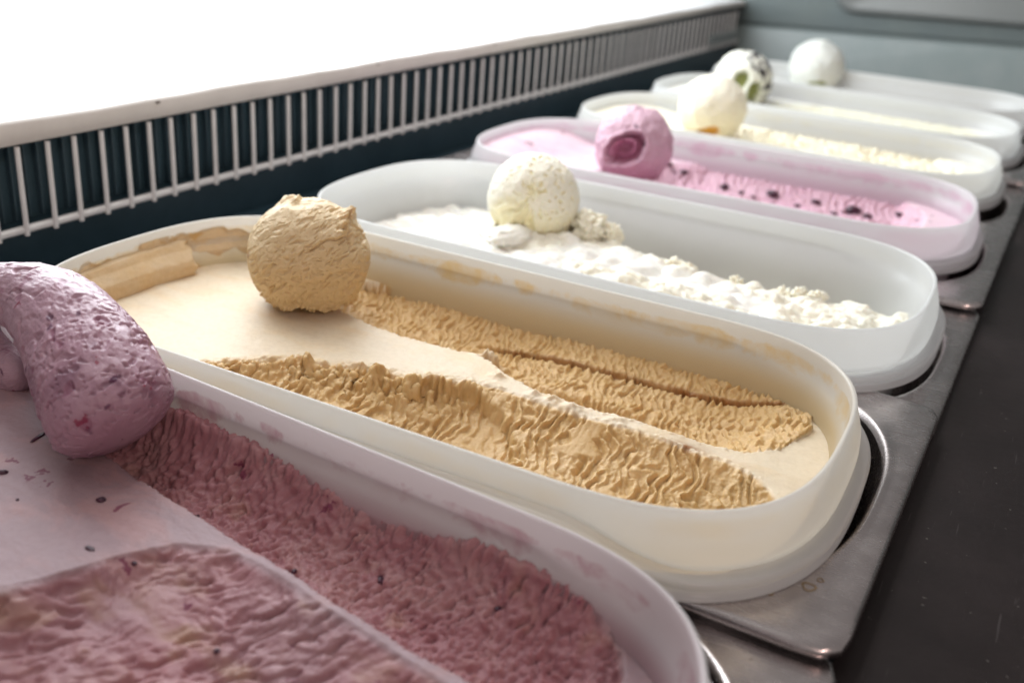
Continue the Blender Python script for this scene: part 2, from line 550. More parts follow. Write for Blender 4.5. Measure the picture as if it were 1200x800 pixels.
def outline(k, d=0.0, z=0.0, ends=None):
    """closed loop of NR points, grown outward by d (scalar or per point), CCW seen from above"""
    dx, dy, rot, dl = OFFS[k]
    b_ = WID / 2
    c = np.cos(_t); s = np.sin(_t)
    n = NEXP
    u = np.abs(c) ** (2 / n) * CAP; v = np.sign(s) * np.abs(s) ** (2 / n) * b_
    x = np.concatenate([XR - CAP + u, (XL + dl + CAP - u)[::-1]])
    y = np.concatenate([v, v[::-1]])
    # resample evenly by arc length
    X = np.append(x, x[0]); Y = np.append(y, y[0])
    L = np.concatenate([[0], np.cumsum(np.hypot(np.diff(X), np.diff(Y)))])
    q = np.linspace(0, L[-1], NR + 1)[:-1]
    x = np.interp(q, L, X); y = np.interp(q, L, Y)
    tx = np.roll(x, -1) - np.roll(x, 1); ty = np.roll(y, -1) - np.roll(y, 1)
    l = np.hypot(tx, ty); nx = ty / l; ny = -tx / l
    x = x + nx * d; y = y + ny * d
    cx = (XR + XL) / 2
    cy0 = YN + WID / 2 + k * PITCH
    xx = x - cx
    X = cx + math.cos(rot) * xx - math.sin(rot) * y + dx
    Y = cy0 + math.sin(rot) * xx + math.cos(rot) * y + dy
    return np.stack([X, Y, np.zeros(NR) + z], 1)


def endness(k):
    """0 on the long sides, 1 round the ends"""
    P_ = outline(k)
    dl = OFFS[k][3]
    xx = P_[:, 0]
    a = sstep(XR - 0.062, XR - 0.022, xx); b2 = sstep(XL + dl + 0.062, XL + dl + 0.022, xx)
    return np.maximum(a, b2)


def in_to(z):      # how far the inner wall face sits inside the rim line at height z
    return 0.0015 + 0.0022 * np.clip((RIM - 0.010 - z) / 0.004, 0, 1) + np.clip(RIM - 0.014 - z, 0, 1) * 0.14


def local(k, x, y):
    """world xy -> tub frame (u along, v across), v = 0 in the middle"""
    dx, dy, rot, dl = OFFS[k]
    cx = (XR + XL) / 2; cy = YN + WID / 2 + k * PITCH
    X = x - dx - cx; Y = y - dy - cy
    return cx + math.cos(rot) * X + math.sin(rot) * Y, -math.sin(rot) * X + math.cos(rot) * Y


def inside(k, x, y, inset):
    u, v = local(k, x, y)
    dl = OFFS[k][3]
    b_ = WID / 2 - inset; xr = XR - inset; xl = XL + dl + inset; cap = CAP - inset * 0.6
    q = np.zeros_like(u)
    q = np.where(u > xr - cap, (u - (xr - cap)) / cap, q)
    q = np.where(u < xl + cap, ((xl + cap) - u) / cap, q)
    return np.abs(q) ** NEXP + np.abs(v / b_) ** NEXP < 1


def base_off(e): return 0.0004 + e * 0.0026


def make_tub(k, label, mat):
    c = outline(k).mean(0)
    root = empty("ice_cream_tub", (c[0], c[1], -0.085), label, "tub", "white plastic ice cream tubs in a row")
    e = endness(k)
    O = lambda d, z: outline(k, d, z)
    # shell: from inside bottom up, over the rim, down to the shoulder line
    inn = []
    for z in (-0.084, -0.06, -0.04, -0.02, -0.005, 0.004, 0.0095, 0.0125, 0.0155, 0.0195, RIM - 0.0012):
        inn.append(O(-in_to(z) * 1.0, z))
    zs = RIM - 0.0082 - 0.0084 * e         # shoulder (S) line height
    band = []
    rim = [O(-0.0014, RIM - 0.0004), O(-0.0009, RIM), O(-0.0003, RIM), O(0.0002, RIM - 0.0004), O(0.0004, RIM - 0.0012)]
    for f in (0.15, 0.35, 0.6, 0.85, 1.0):
        zz = RIM - 0.0014 - (RIM - 0.0014 - zs) * f
        d = 0.0003 + e * 0.0032 * math.sin(f * math.pi * 0.62) ** 1.3 + 0.0002 * f
        band.append(O(d, 0) + np.array([0, 0, 1]) * zz[:, None])
    band.append(O(base_off(e) - 0.0006, 0) + np.array([0, 0, 1]) * (zs - 0.0007)[:, None]); band.append(O(base_off(e) - 0.0015, 0) + np.array([0, 0, 1]) * (zs - 0.0002)[:, None])
    rings = inn + rim + band
    n_in = len(inn) + 2
    at = np.zeros((NR, len(rings))); at[:, :n_in] = 1
    loft(rings, mat, "tub_shell", root, attrs={"inner": at.ravel()}, cap0=True)
    # skirt: shoulder, flare, drop to the pan flange, and back in under it
    zl = zs
    base = 0.0004 + e * 0.0026
    out_b = 0.0032 + e * 0.0036
    sk = []
    def S(d, z): return O(d, 0) + np.array([0, 0, 1]) * (np.zeros(NR) + z)[:, None]
    for dd, dz_ in ((base - 0.0016, 0.0004), (base - 0.0016, -0.0008), (base * 0.4 + out_b * 0.6 - 0.001, -0.0015), (out_b - 0.0004, -0.0008), (out_b + 0.0006, -0.0010), (out_b + 0.0012, -0.0018), (out_b + 0.0010, -0.0026), (out_b + 0.0002, -0.0038)):
        sk.append(S(dd, zl + dz_))
    for f in (0.3, 0.6, 0.85):
        zz = (zl - 0.0034) * (1 - f) + 0.0012 * f
        sk.append(S(out_b + 0.0002 - 0.0010 * e * math.sin(f * 3.1), zz))
    sk.append(S(out_b + 0.0003, 0.0012)); sk.append(S(out_b + 0.0009, 0.0007)); sk.append(S(out_b + 0.0006, 0.0002)); sk.append(S(out_b - 0.0006, 0.0004))
    sk.append(S(out_b - 0.0016, 0.0030))
    sk.append(S(-0.0001, 0.0040))
    for z in (-0.01, -0.03, -0.06, -0.085):
        sk.append(O(-in_to(z) + 0.0016, z))
    loft(sk, P_SKIRT, "skirt", root, cap1=True, attrs={"inner": np.zeros(NR * len(sk))})
    return root


# ------------------------------------------------------------------ pans
PANY = [(-0.1620, 0.0100), (0.0028, 0.1736), (0.1520, 0.3222), (0.3105, 0.4870), (0.4790, 0.6480), (0.6400, 0.8170), (0.8050, 0.9800)]
PZ = [-0.0050, 0.0, -0.0050, 0.0, -0.0050, 0.0, -0.0050]


def make_pan(k, label):
    y0, y1 = PANY[k]
    z0 = PZ[k]
    root = empty("steel_pan", (-0.18, (y0 + y1) / 2, z0 - 0.11), label, "steel pan", "steel pans let into the case")
    x0, x1 = -0.3640, 0.0006
    # opening: the tub outline unrotated, a little larger
    sv = OFFS[k]
    OFFS[k] = (0.0, 0.0, 0.0, 0.0)
    def op(d, z): return outline(k, d, z)
    base_in = op(0.0098, z0)
    cy = (y0 + y1) / 2
    # keep opening inside the flange
    def opn(d, z):
        P_ = op(0.0098 - d, z)
        P_[:, 1] = np.clip((P_[:, 1] - base_in[:, 1].mean()) * 0.985, -1, 1) + cy - 0.0005
        return P_
    # outer boundary by rays from the middle, to a rounded rectangle
    I = opn(0, z0)
    hx, hy = (x1 - x0) / 2, (y1 - y0) / 2
    cx = (x0 + x1) / 2
    def outer(d, z, r=0.009):
        dirs = I[:, :2] - np.array([cx, cy])
        # nudge so that corners get points: project from the opening outward along its own direction from a skeleton
        sk = np.stack([np.clip(dirs[:, 0], -(hx - hy), hx - hy), np.zeros(NR)], 1)
        dd = dirs - sk; dd /= np.linalg.norm(dd, axis=1)[:, None] + 1e-9
        lo = np.zeros(NR); hi = np.full(NR, 0.3)
        for _ in range(26):
            mid = (lo + hi) / 2
            p_ = sk + dd * mid[:, None]
            q = np.abs(p_) - np.array([hx + d - r, hy + d - r])
            sdf = np.hypot(np.maximum(q[:, 0], 0), np.maximum(q[:, 1], 0)) + np.minimum(np.maximum(q[:, 0], q[:, 1]), 0) - r
            lo = np.where(sdf < 0, mid, lo); hi = np.where(sdf < 0, hi, mid)
        p_ = sk + dd * lo[:, None]
        return np.stack([p_[:, 0] + cx, p_[:, 1] + cy, np.full(NR, z)], 1)
    fl = [outer(-0.0004, z0 - 0.0034), outer(0.0004, z0 - 0.0032), outer(0.0004, z0 - 0.0020), outer(0.0001, z0 - 0.0008), outer(-0.0008, z0 - 0.0002), outer(-0.0020, z0), outer(-0.0035, z0 + 0.0001)]
    A = fl[-1]; B = opn(-0.0030, z0)
    for f in (0.33, 0.66): fl.append(A * (1 - f) + B * f)
    fl += [B, opn(-0.0018, z0 + 0.0003), opn(-0.0008, z0 + 0.0002), opn(0.0, z0 - 0.0006), opn(0.0007, z0 - 0.0022)]
    loft(fl, STEEL, "flange", root)
    bs = [opn(0.0007, z0 - 0.0022), opn(0.0010, z0 - 0.006), opn(0.002, z0 - 0.03), opn(0.004, z0 - 0.07), opn(0.008, z0 - 0.10), opn(0.018, z0 - 0.11)]
    loft(bs, STEEL, "basin", root, cap1=True)
    OFFS[k] = sv
    return root


# ------------------------------------------------------------------ ice cream surfaces
def make_ice(k, label, mat, hfun, step=0.0005, cat="ice cream", group="ice cream filling the tubs"):
    dl = OFFS[k][3]
    cy = YN + WID / 2 + k * PITCH + OFFS[k][1]
    x = np.arange(XL + dl - 0.012, XR + 0.012, step); y = np.arange(cy - WID / 2 - 0.012, cy + WID / 2 + 0.012, step)
    X, Y = np.meshgrid(x, y, indexing='ij')
    xf, yf = X.ravel(), Y.ravel()
    u, v = local(k, xf, yf)
    H, TX, fresh, vein = hfun(u, v, xf, yf)
    Hg = H.reshape(X.shape)
    gx = np.gradient(Hg, step, axis=0).ravel(); gy = np.gradient(Hg, step, axis=1).ravel()
    sl = np.hypot(gx, gy); lim = np.minimum(1, 1.6 / (sl + 1e-6)); gx *= lim; gy *= lim
    il = 1 / np.sqrt(1 + gx ** 2 + gy ** 2)
    ok = inside(k, xf, yf, in_to(H) - 0.0008)
    # world-space height sheet, culled outside the wall
    nv = len(y)
    Q = grid_faces(len(x), nv)
    Q = Q[ok[Q].all(1)]
    used = np.zeros(len(xf), bool); used[Q.ravel()] = True
    idx = np.cumsum(used) - 1
    V = np.stack([xf - gx * il * TX, yf - gy * il * TX, H + il * TX], 1)[used]
    Q = idx[Q]
    o = npmesh("ice_cream", V, Q, mat, None, None, True, {"fresh": fresh[used], "vein": vein[used]})
    tag(o, label, cat, group)
    return o


def tear(u, v, ax, ay, ang, seed, warp=1.0):
    """fish-scale tearing left by a scoop dragged along u: crests run across the drag"""
    ca, sa = math.cos(ang), math.sin(ang)
    a = (ca * u + sa * v); b_ = (-sa * u + ca * v)
    w1 = perlin(P2(u * 90, v * 90, 3.1), seed + 1); w2 = perlin(P2(u * 260, v * 260, 1.7), seed + 2)
    a = a + warp * (0.0030 * w1 + 0.0010 * w2)
    n1 = perlin(P2(a * ax, b_ * ay, 0.5), seed + 3)
    n2 = perlin(P2(a * ax * 1.9 + 9, b_ * ay * 1.9, 4.5), seed + 4)
    r1 = 1 - np.abs(n1) * 2.4
    r2 = 1 - np.abs(n2) * 2.2
    ph = a * ax * 1.05 + 1.3 * perlin(P2(a * ax * 0.3, b_ * ay * 0.9, 7.7), seed + 6) + 0.5 * perlin(P2(a * ax * 0.8, b_ * ay * 3.0, 2.2), seed + 8)
    fr = ph - np.floor(ph)
    saw = np.where(fr < 0.78, fr / 0.78, (1 - fr) / 0.22) * 2 - 1
    amp = 0.35 + 0.65 * sstep(-0.35, 0.25, perlin(P2(a * ax * 0.45, b_ * ay * 0.8, 9.1), seed + 9))
    f = perlin(P2(u * 1100, v * 1100, 0.3), seed + 5)
    return 0.42 * r1 + 0.26 * r2 + 0.62 * saw * amp + 0.20 * f


def channel(y, lo, hi, zlo, zb, zw, tb=0.36):
    """scooped channel: steep at lo, bottom at tb, sweeping up to height zw at hi"""
    t = np.clip((y - lo) / np.maximum(hi - lo, 1e-5), -1, 2)
    w1 = np.clip((tb - t) / tb, 0, 1); w2 = np.clip((t - tb) / (1 - tb), 0, 1.15)
    z1 = zb + (zlo - zb) * (1 - np.sqrt(np.clip(1 - w1 ** 2, 0, 1)))
    z2 = zb + (zw - zb) * (0.55 * w2 ** 2 + 0.45 * (1 - np.sqrt(np.clip(1 - w2 ** 2, 0, 1))))
    return np.where(t < tb, z1, z2), (t > 0) & (t < 1) & (hi - lo > 0.0015)


def trough(u, v, lo, hi, depth, pw=2.4, q=0.62):
    """depth profile of a scooped channel between v=lo(u) and v=hi(u)"""
    c = (lo + hi) / 2; hw = np.maximum((hi - lo) / 2, 1e-5)
    s = np.abs((v - c) / hw)
    return np.where((s < 1) & (hi - lo > 0.001), depth * (1 - np.clip(s, 0, 1) ** pw) ** q, 0.0), s


def h_coffee(u, v, x, y):
    # work in world x,y (the features were measured there)
    zs = 0.0030
    wx_ = fbm(P2(x * 14, y * 14), 2, 4) * 0.02
    sm = zs + 0.0006 * fbm(P2(x * 25, y * 45), 3, 5) + 0.00016 * fbm(P2((x + wx_) * 60, (y + wx_) * 240), 3, 6) * sstep(-0.1, 0.3, fbm(P2(x * 20, y * 20), 2, 7)) + 0.00025 * fbm(P2(x * 110, y * 110), 2, 8)
    sm = sm + 0.0010 * sstep(-0.30, -0.335, x)
    # right-hand smooth shore dips slightly
    sm = sm - 0.0015 * sstep(-0.09, -0.05, x)
    jag = 0.0011 * fbm(P2(x * 260, y * 40), 3, 21) + 0.0006 * perlin(P2(x * 900, y * 100), 22)
    # far trough, upper bound at wall, lower bound on the ridge
    lo = np.interp(x, [-0.262, -0.245, -0.233, -0.2107, -0.1938, -0.172, -0.166, -0.155, -0.1462, -0.1306, -0.1067, -0.0881, -0.0682, -0.052, -0.042, -0.0365],
                      [0.128, 0.108, 0.0995, 0.0945, 0.0940, 0.0965, 0.0990, 0.0945, 0.0890, 0.0835, 0.0822, 0.0845, 0.0850, 0.0880, 0.0980, 0.1180]) + jag
    hi = np.interp(x, [-0.262, -0.245, -0.20, -0.1336, -0.0979, -0.070, -0.052, -0.042, -0.0365],
                      [0.129, 0.1375, 0.143, 0.1490, 0.1500, 0.1500, 0.1480, 0.1400, 0.119])
    open_ = sstep(-0.262, -0.225, x) * sstep(-0.036, -0.070, x)
    zw = zs + 0.0005 + np.interp(x, [-0.25, -0.20, -0.13, -0.09, -0.065, -0.045], [-0.007, -0.0005, 0.0015, 0.0030, 0.0020, -0.0012])
    zb = zs - 0.0105 * np.maximum(open_, 0.35 * sstep(-0.036, -0.05, x)) * (1 + 0.12 * np.sin(x * 60))
    HA, inA = channel(y, lo, hi, sm, zb, zw)
    cre = np.interp(x, [-0.26, -0.20, -0.18, -0.159, -0.1275, -0.0984, -0.0747, -0.0518, -0.03], [0.150, 0.142, 0.1245, 0.1265, 0.1275, 0.1300, 0.1330, 0.1360, 0.150]) + 0.0008 * perlin(P2(x * 70, y * 0), 31)
    bench = sstep(-0.0003, 0.0008, y - cre) * sstep(-0.195, -0.175, x) * sstep(-0.046, -0.06, x)
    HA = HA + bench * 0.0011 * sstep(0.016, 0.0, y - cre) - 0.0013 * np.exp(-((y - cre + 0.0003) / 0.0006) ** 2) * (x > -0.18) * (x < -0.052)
    shelf = sstep(0.003, -0.001, y - (0.101 + 0.10 * (x + 0.15) + 0.0012 * perlin(P2(x * 120, y * 30), 35))) * sstep(-0.172, -0.160, x) * sstep(-0.075, -0.10, x)
    HA = HA - 0.0028 * shelf * sstep(0, 0.004, sm - HA)
    tA = np.where(inA, sm - HA, 0.0)
    bA = inA * sstep(0.0, 0.0012, np.minimum(y - lo, (hi - y) + (x < -0.058) * 0.02))
    # near trough
    hi2 = np.interp(x, [-0.255, -0.240, -0.233, -0.2183, -0.1985, -0.177, -0.159, -0.142, -0.125, -0.107, -0.088, -0.070, -0.055, -0.042, -0.034, -0.029],
                       [0.012, 0.0290, 0.0345, 0.0480, 0.0560, 0.0625, 0.0715, 0.0775, 0.0765, 0.0760, 0.0785, 0.0785, 0.0790, 0.0745, 0.0660, 0.040]) + jag * 1.3 * sstep(-0.13, -0.17, x) + jag * 0.5 + 0.0030 * fbm(P2(x * 75, y * 0), 3, 90) * sstep(-0.15, -0.18, x)
    lo2 = np.interp(x, [-0.255, -0.24, -0.20, -0.10, -0.06, -0.04, -0.029], [0.010, -0.02, -0.03, -0.02, -0.012, 0.004, 0.039])
    dB = np.interp(x, [-0.26, -0.23, -0.18, -0.10, -0.03], [0.004, 0.008, 0.0110, 0.0120, 0.0115])
    tB, sB = trough(x, y, lo2, hi2, dB, 1.9, 0.85)
    fA = (tA > 0.00005); fB = (tB > 0.00005)
    H = sm - np.where(inA, tA, np.maximum(tB, 0))
    # texture inside the channels
    bB = sstep(0.0, 0.0012, tB) * (1 - inA)
    TA = tear(x, y, 290, 100, 0.32, 40, 0.7) ; TB = tear(x, y, 230, 80, 0.30, 60, 0.55)
    glob = sstep(0.10, 0.26, fbm(P2(x * 55, y * 75), 2, 77))     # smeared smooth patches in the near channel
    TX = bA * 0.00150 * TA
    TX = TX + bB * (0.00185 * TB * (1 - 0.92 * glob) + 0.0012 * glob)
    # broken crumbs on the near edge, left half
    cr = sstep(-0.135, -0.170, x) * np.exp(-((y - hi2 + 0.0045) / 0.0075) ** 2) * sstep(-0.250, -0.232, x)
    ch = np.abs(fbm(P2(x * 95, y * 120), 3, 91))
    H = H + cr * (0.0105 * ch + 0.0022 * np.abs(perlin(P2(x * 330, y * 330), 92)) - 0.0008)
    # the deeper left-hand scoop mark ends in a rounded wall
    qd = np.hypot((x + 0.150) / 0.034, (y - 0.036) / 0.036) + 0.03 * perlin(P2(x * 160, y * 160), 93)
    H = H - 0.0046 * bB * sstep(1.0, 0.93, qd) * sstep(-0.185, -0.150, x)
    TX = TX * (1 - 0.55 * bB * sstep(1.0, 0.85, qd) * sstep(-0.16, -0.14, x))
    # torn lumps riding on the ridge
    for lx, ly, lr, lh in ((-0.1205, 0.0795, 0.0030, 0.0022), (-0.1130, 0.0785, 0.0036, 0.0026), (-0.1290, 0.0800, 0.0024, 0.0016), (-0.0960, 0.0805, 0.0028, 0.0012), (-0.1475, 0.0850, 0.0030, 0.0018)):
        H = H + lh * np.exp(-(((x - lx) / lr) ** 2 + ((y - ly) / (lr * 0.7)) ** 2)) * (1 + 0.8 * perlin(P2(x * 400, y * 400), 94))
    # the little peak
    H = H + 0.0050 * np.exp(-(((x + 0.2100) / 0.0022) ** 2 + ((y - 0.0500) / 0.0020) ** 2)) * (1 + 0.5 * perlin(P2(x * 500, y * 500), 95))
    # folded flap beside the plateau tip
    fl = np.exp(-(((x + 0.1640) / 0.0055) ** 2 + ((y - 0.1035 - 0.5 * (x + 0.164)) / 0.0028) ** 4))
    H = np.maximum(H, H * (1 - fl) + fl * (zs - 0.0008 + 0.18 * (x + 0.164)))
    # lifted rim crumbs along edges
    for t_, lo_ in ((tA, lo),):
        ed = np.exp(-((y - lo_ + 0.0006) / 0.0009) ** 2) * (x > -0.24) * (x < -0.04)
        H = H + ed * 0.0009 * np.clip(fbm(P2(x * 320, y * 320), 2, 96) + 0.1, 0, 1)
    ed = np.exp(-((y - hi2 - 0.0004) / 0.0008) ** 2) * (x > -0.24) * (x < -0.04)
    H = H + ed * 0.0010 * np.clip(fbm(P2(x * 300, y * 300), 2, 97) + 0.15, 0, 1)
    # bank up against the far wall and the end
    fresh = np.clip(np.maximum(bA, bB) + cr * 0.8, 0, 1) * (1 - 0.8 * fl)
    vein = np.exp(-((y - cre - 0.0002) / 0.00095) ** 2) * sstep(-0.182, -0.160, x) * sstep(-0.046, -0.052, x) * (0.72 + 0.4 * perlin(P2(x * 90, y * 20), 99))  # caramel colour along the crease, also painting in the dark under its overhang
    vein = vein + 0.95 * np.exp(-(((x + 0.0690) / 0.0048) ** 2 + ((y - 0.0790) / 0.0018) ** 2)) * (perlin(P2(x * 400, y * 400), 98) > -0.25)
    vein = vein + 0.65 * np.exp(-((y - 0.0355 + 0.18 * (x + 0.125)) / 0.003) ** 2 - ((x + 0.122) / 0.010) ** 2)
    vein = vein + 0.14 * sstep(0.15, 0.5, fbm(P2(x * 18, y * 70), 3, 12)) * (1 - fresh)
    return H, TX, fresh, np.clip(vein, 0, 1)


def h_purple(u, v, x, y):
    zs = 0.0040
    sm = zs + 0.0010 * fbm(P2(x * 25, y * 30), 3, 105) + 0.0007 * fbm(P2(x * 55 + 25 * y, y * 120), 4, 106) - 0.0009 * np.exp(-((y + 0.030 + 0.35 * (x + 0.23) + 0.004 * perlin(P2(x * 40, y * 0), 109)) / 0.0012) ** 2) * (x < -0.195)
    jag = 0.0010 * fbm(P2(x * 110, y * 30), 3, 121)
    lo = np.interp(x, [-0.262, -0.24, -0.2045, -0.1701, -0.1425, -0.1098, -0.0871, -0.0693, -0.055, -0.045, -0.041], [-0.020, -0.034, -0.0415, -0.0470, -0.0505, -0.0560, -0.0590, -0.0600, -0.060, -0.052, -0.040]) + jag
    hi = np.interp(x, [-0.262, -0.25, -0.20, -0.137, -0.0908, -0.070, -0.055, -0.045, -0.041], [-0.0185, -0.0165, -0.0185, -0.0212, -0.0232, -0.024, -0.0255, -0.031, -0.039])
    zw = np.interp(x, [-0.26, -0.2015, -0.17, -0.137, -0.113, -0.09, -0.07, -0.055, -0.044], [0.006, 0.0125, 0.0115, 0.0065, 0.0090, 0.0105, 0.0110, 0.0085, 0.0030]) + 0.0008 * perlin(P2(x * 150, y * 30), 132)
    zb = zs - 0.0105 * sstep(-0.268, -0.215, x) * (0.45 + 0.55 * sstep(-0.040, -0.062, x))
    H1, in1 = channel(y, lo, hi, sm, zb, zw, 0.34)
    over = y > hi
    H1 = np.where(over & (x < -0.05), zw, H1); in1 = in1 | (over & (x < -0.05) & (x > -0.262))
    b1 = in1 * sstep(0.0, 0.0012, np.minimum(y - lo, np.where(x < -0.056, 1.0, hi - y)))
    hi2 = np.interp(x, [-0.186, -0.178, -0.170, -0.163, -0.150, -0.130, -0.1098, -0.0871, -0.0693, -0.050, -0.040, -0.036], [-0.100, -0.088, -0.072, -0.0590, -0.0530, -0.0548, -0.0585, -0.0615, -0.0640, -0.0690, -0.083, -0.105]) + jag * 0.8
    lo2 = np.interp(x, [-0.186, -0.17, -0.03], [-0.101, -0.190, -0.19])
    d2 = np.interp(x, [-0.19, -0.165, -0.12, -0.03], [0.0, 0.0095, 0.0120, 0.0115])
    c = np.maximum(-0.105, 0 * x - 0.105)
    s2 = np.clip((y - hi2) / (c - hi2), 0, 1)
    t2 = np.where(y < hi2, d2 * (1 - (1 - s2) ** 2) ** 0.80 * sstep(0.0, 0.012, x + 0.186), 0)
    # a lower pass in the extreme near corner
    e3 = np.interp(x, [-0.35, -0.19, -0.165], [-0.112, -0.1030, -0.0880])
    t3 = np.where(y < e3, 0.012 * (1 - (1 - np.clip((e3 - y) / 0.035, 0, 1)) ** 2) ** 0.6, 0)
    t2 = np.maximum(t2, t3)
    b2 = sstep(0, 0.002, t2) * (1 - in1)
    T1 = tear(x, y, 290, 330, 0.6, 140, 0.8); T2 = tear(x, y, 210, 150, -0.5, 160, 1.2)
    H = np.where(in1, H1, sm - t2)
    TX = b1 * (0.0013 * T1 + 0.0017 * fbm(P2(x * 110, y * 110), 3, 151) + 0.0006 * fbm(P2(x * 420, y * 420), 3, 152)) + b2 * (0.0007 * T2 * sstep(-0.3, 0.3, fbm(P2(x * 40, y * 40), 2, 163)) + 0.0011 * fbm(P2(x * 70, y * 110), 3, 161))
    sa_, ca_ = math.sin(0.87), math.cos(0.87)
    q1 = ca_ * x + sa_ * y + 0.0012 * perlin(P2(x * 120, y * 120), 170); q2 = -sa_ * x + ca_ * y + 0.0010 * perlin(P2(x * 160, y * 160), 172)
    pits = sstep(0.08, 0.42, perlin(P2(q1 * 120, q2 * 330), 171)) + 0.6 * sstep(0.15, 0.5, perlin(P2(q1 * 210, q2 * 520), 173))
    TX = TX - b2 * pits * 0.0014 * sstep(-0.35, 0.1, perlin(P2(x * 35, y * 35), 174)) + b2 * 0.0006
    pit1 = sstep(0.10, 0.45, perlin(P2(q1 * 170, q2 * 420), 175))
    TX = TX - b1 * pit1 * 0.0010
    # deeper, smooth scoop bite by the far wall
    H = H - b1 * 0.0030 * np.clip(1 - np.hypot((x + 0.118) / 0.026, (y + 0.020) / 0.016), 0, 1)
    fresh = np.maximum(b1, b2 * (0.72 + 0.6 * fbm(P2(x * 30, y * 30), 3, 181)))
    vein = 0.5 * sstep(0.05, 0.5, fbm(P2(x * 40, y * 70), 4, 191)) * b2 + 0.25 * b1 * sstep(0.2, 0.5, fbm(P2(x * 60, y * 80), 3, 192))
    vein = vein + 0.3 * np.exp(-((y - e3 + 0.003) / 0.004) ** 2) * (x < -0.17)
    return H, TX, np.clip(fresh, 0, 1), np.clip(vein, 0, 1)


def h_white(u, v, x, y):
    yc = YN + WID / 2 + 2 * PITCH + OFFS[2][1]
    big = fbm(P2(x * 45, y * 60), 3, 205)
    top = 0.0006 + 0.0070 * np.abs(fbm(P2(x * 42, y * 62), 2, 206)) + 0.0030 * big + np.interp(x, [-0.33, -0.27, -0.23, -0.20, -0.15, -0.10, -0.03], [-0.0075, -0.004, 0.0005, 0.0035, 0.0025, 0.0005, -0.0035])
    crest = np.interp(x, [-0.33, -0.29, -0.25, -0.215, -0.20, -0.17, -0.13, -0.10, -0.06, -0.02], [0.315, 0.315, 0.305, 0.275, 0.264, 0.260, 0.250, 0.252, 0.262, 0.275]) + 0.0025 * fbm(P2(x * 90, y * 20), 3, 207)
    fall = sstep(0.0, 0.032, y - crest) * 0.040
    H = top - fall
    rough = sstep(-0.28, -0.20, x) * sstep(0.12, -0.22, perlin(P2(x * 28, y * 40), 211) - 0.35 * sstep(-0.12, -0.07, x)) 
    back = sstep(-0.004, 0.006, y - crest)
    rough = np.clip(np.maximum(rough * 0.8, back * sstep(-0.03, -0.06, x)), 0, 1)
    near = sstep(0.196, 0.180, y) * (x > -0.15) * (x < -0.035)
    rough = np.maximum(rough, near)
    TX = rough * (0.0032 * np.abs(fbm(P2(x * 75, y * 110), 3, 213)) * 2.0 + 0.0004 * perlin(P2(x * 520, y * 520), 214)) + (1 - rough) * 0.0012 * fbm(P2(x * 90, y * 160), 3, 215)
    H = H - near * 0.003
    # spoon-cut drag mark
    H = H + 0.0035 * np.exp(-((y - 0.243 - 0.3 * (x + 0.21)) / 0.006) ** 2 - ((x + 0.212) / 0.020) ** 2)
    return H, TX, rough * 0.7, np.zeros_like(x)


def h_far(level, lv2, seed, strip=0.0008, kk=3, bank=0.006):
    def f(u, v, x, y):
        sm = level + 0.0010 * fbm(P2(x * 30, y * 40), 3, seed) + bank * sstep(-0.275, -0.325, x)
        yc = YN + WID / 2 + kk * PITCH + OFFS[kk][1]
        lo = np.full_like(x, yc - 0.110)
        hi = np.interp(x, [-0.27, -0.245, -0.20, -0.07, -0.048, -0.038], [yc - 0.10, yc + 0.045, yc + 0.080, yc + 0.085, yc + 0.05, yc - 0.10]) + 0.0012 * fbm(P2(x * 120, y * 30), 2, seed + 3)
        d = (level - lv2) * sstep(-0.27, -0.22, x)
        t = np.where(y < hi, d * sstep(0, 0.030, hi - y), 0)
        b_ = sstep(0, 0.0015, t)
        return sm - t, b_ * strip * tear(x, y, 210, 70, 0.3, seed + 9), b_, b_ * 0.0
    return f


# ------------------------------------------------------------------ colours (linear)
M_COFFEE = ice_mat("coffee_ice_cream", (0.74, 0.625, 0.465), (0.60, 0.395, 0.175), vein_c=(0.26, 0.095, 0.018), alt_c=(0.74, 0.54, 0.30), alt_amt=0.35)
M_PURPLE = ice_mat("berry_ice_cream", (0.33, 0.228, 0.25), (0.36, 0.165, 0.185), alt_c=(0.46, 0.27, 0.27), alt_amt=0.55, vein_c=(0.42, 0.28, 0.16), speck=0.8, speck_c=(0.16, 0.02, 0.06), speck_scale=150, spec_cut=0.07)
M_WHITE = ice_mat("plain_ice_cream", (0.89, 0.87, 0.81), (0.88, 0.83, 0.66))
M_PINK = ice_mat("pink_ice_cream", (0.73, 0.55, 0.61), (0.62, 0.40, 0.475), alt_c=(0.52, 0.26, 0.38), alt_amt=0.3, speck=0.8, speck_c=(0.08, 0.02, 0.05), speck_scale=110, spec_cut=0.07)
M_CREAM = ice_mat("custard_ice_cream", (0.86, 0.82, 0.68), (0.84, 0.78, 0.60))
M_MINT = ice_mat("pale_green_ice_cream", (0.84, 0.84, 0.78), (0.80, 0.78, 0.62))
M_PALE = ice_mat("off_white_ice_cream", (0.82, 0.82, 0.77), (0.80, 0.74, 0.62))
P_SKIRT = plastic_mat("tub_plastic_skirt", tint=(0.80, 0.81, 0.82), trl=0.45, tpn=0.20)
P_PURPLE = plastic_mat("tub_plastic_berry", (0.50, 0.27, 0.31), amt=1.0, base_film=0.42)
P_COFFEE = plastic_mat("tub_plastic_coffee", (0.80, 0.58, 0.26), amt=1.0, base_film=0.22)
P_CLEAR = plastic_mat("tub_plastic_plain", (0.84, 0.80, 0.66), amt=0.15)
P_PINK = plastic_mat("tub_plastic_pink", (0.76, 0.47, 0.60), amt=0.85)
P_CREAM = plastic_mat("tub_plastic_cream", (0.86, 0.80, 0.60), amt=0.35)

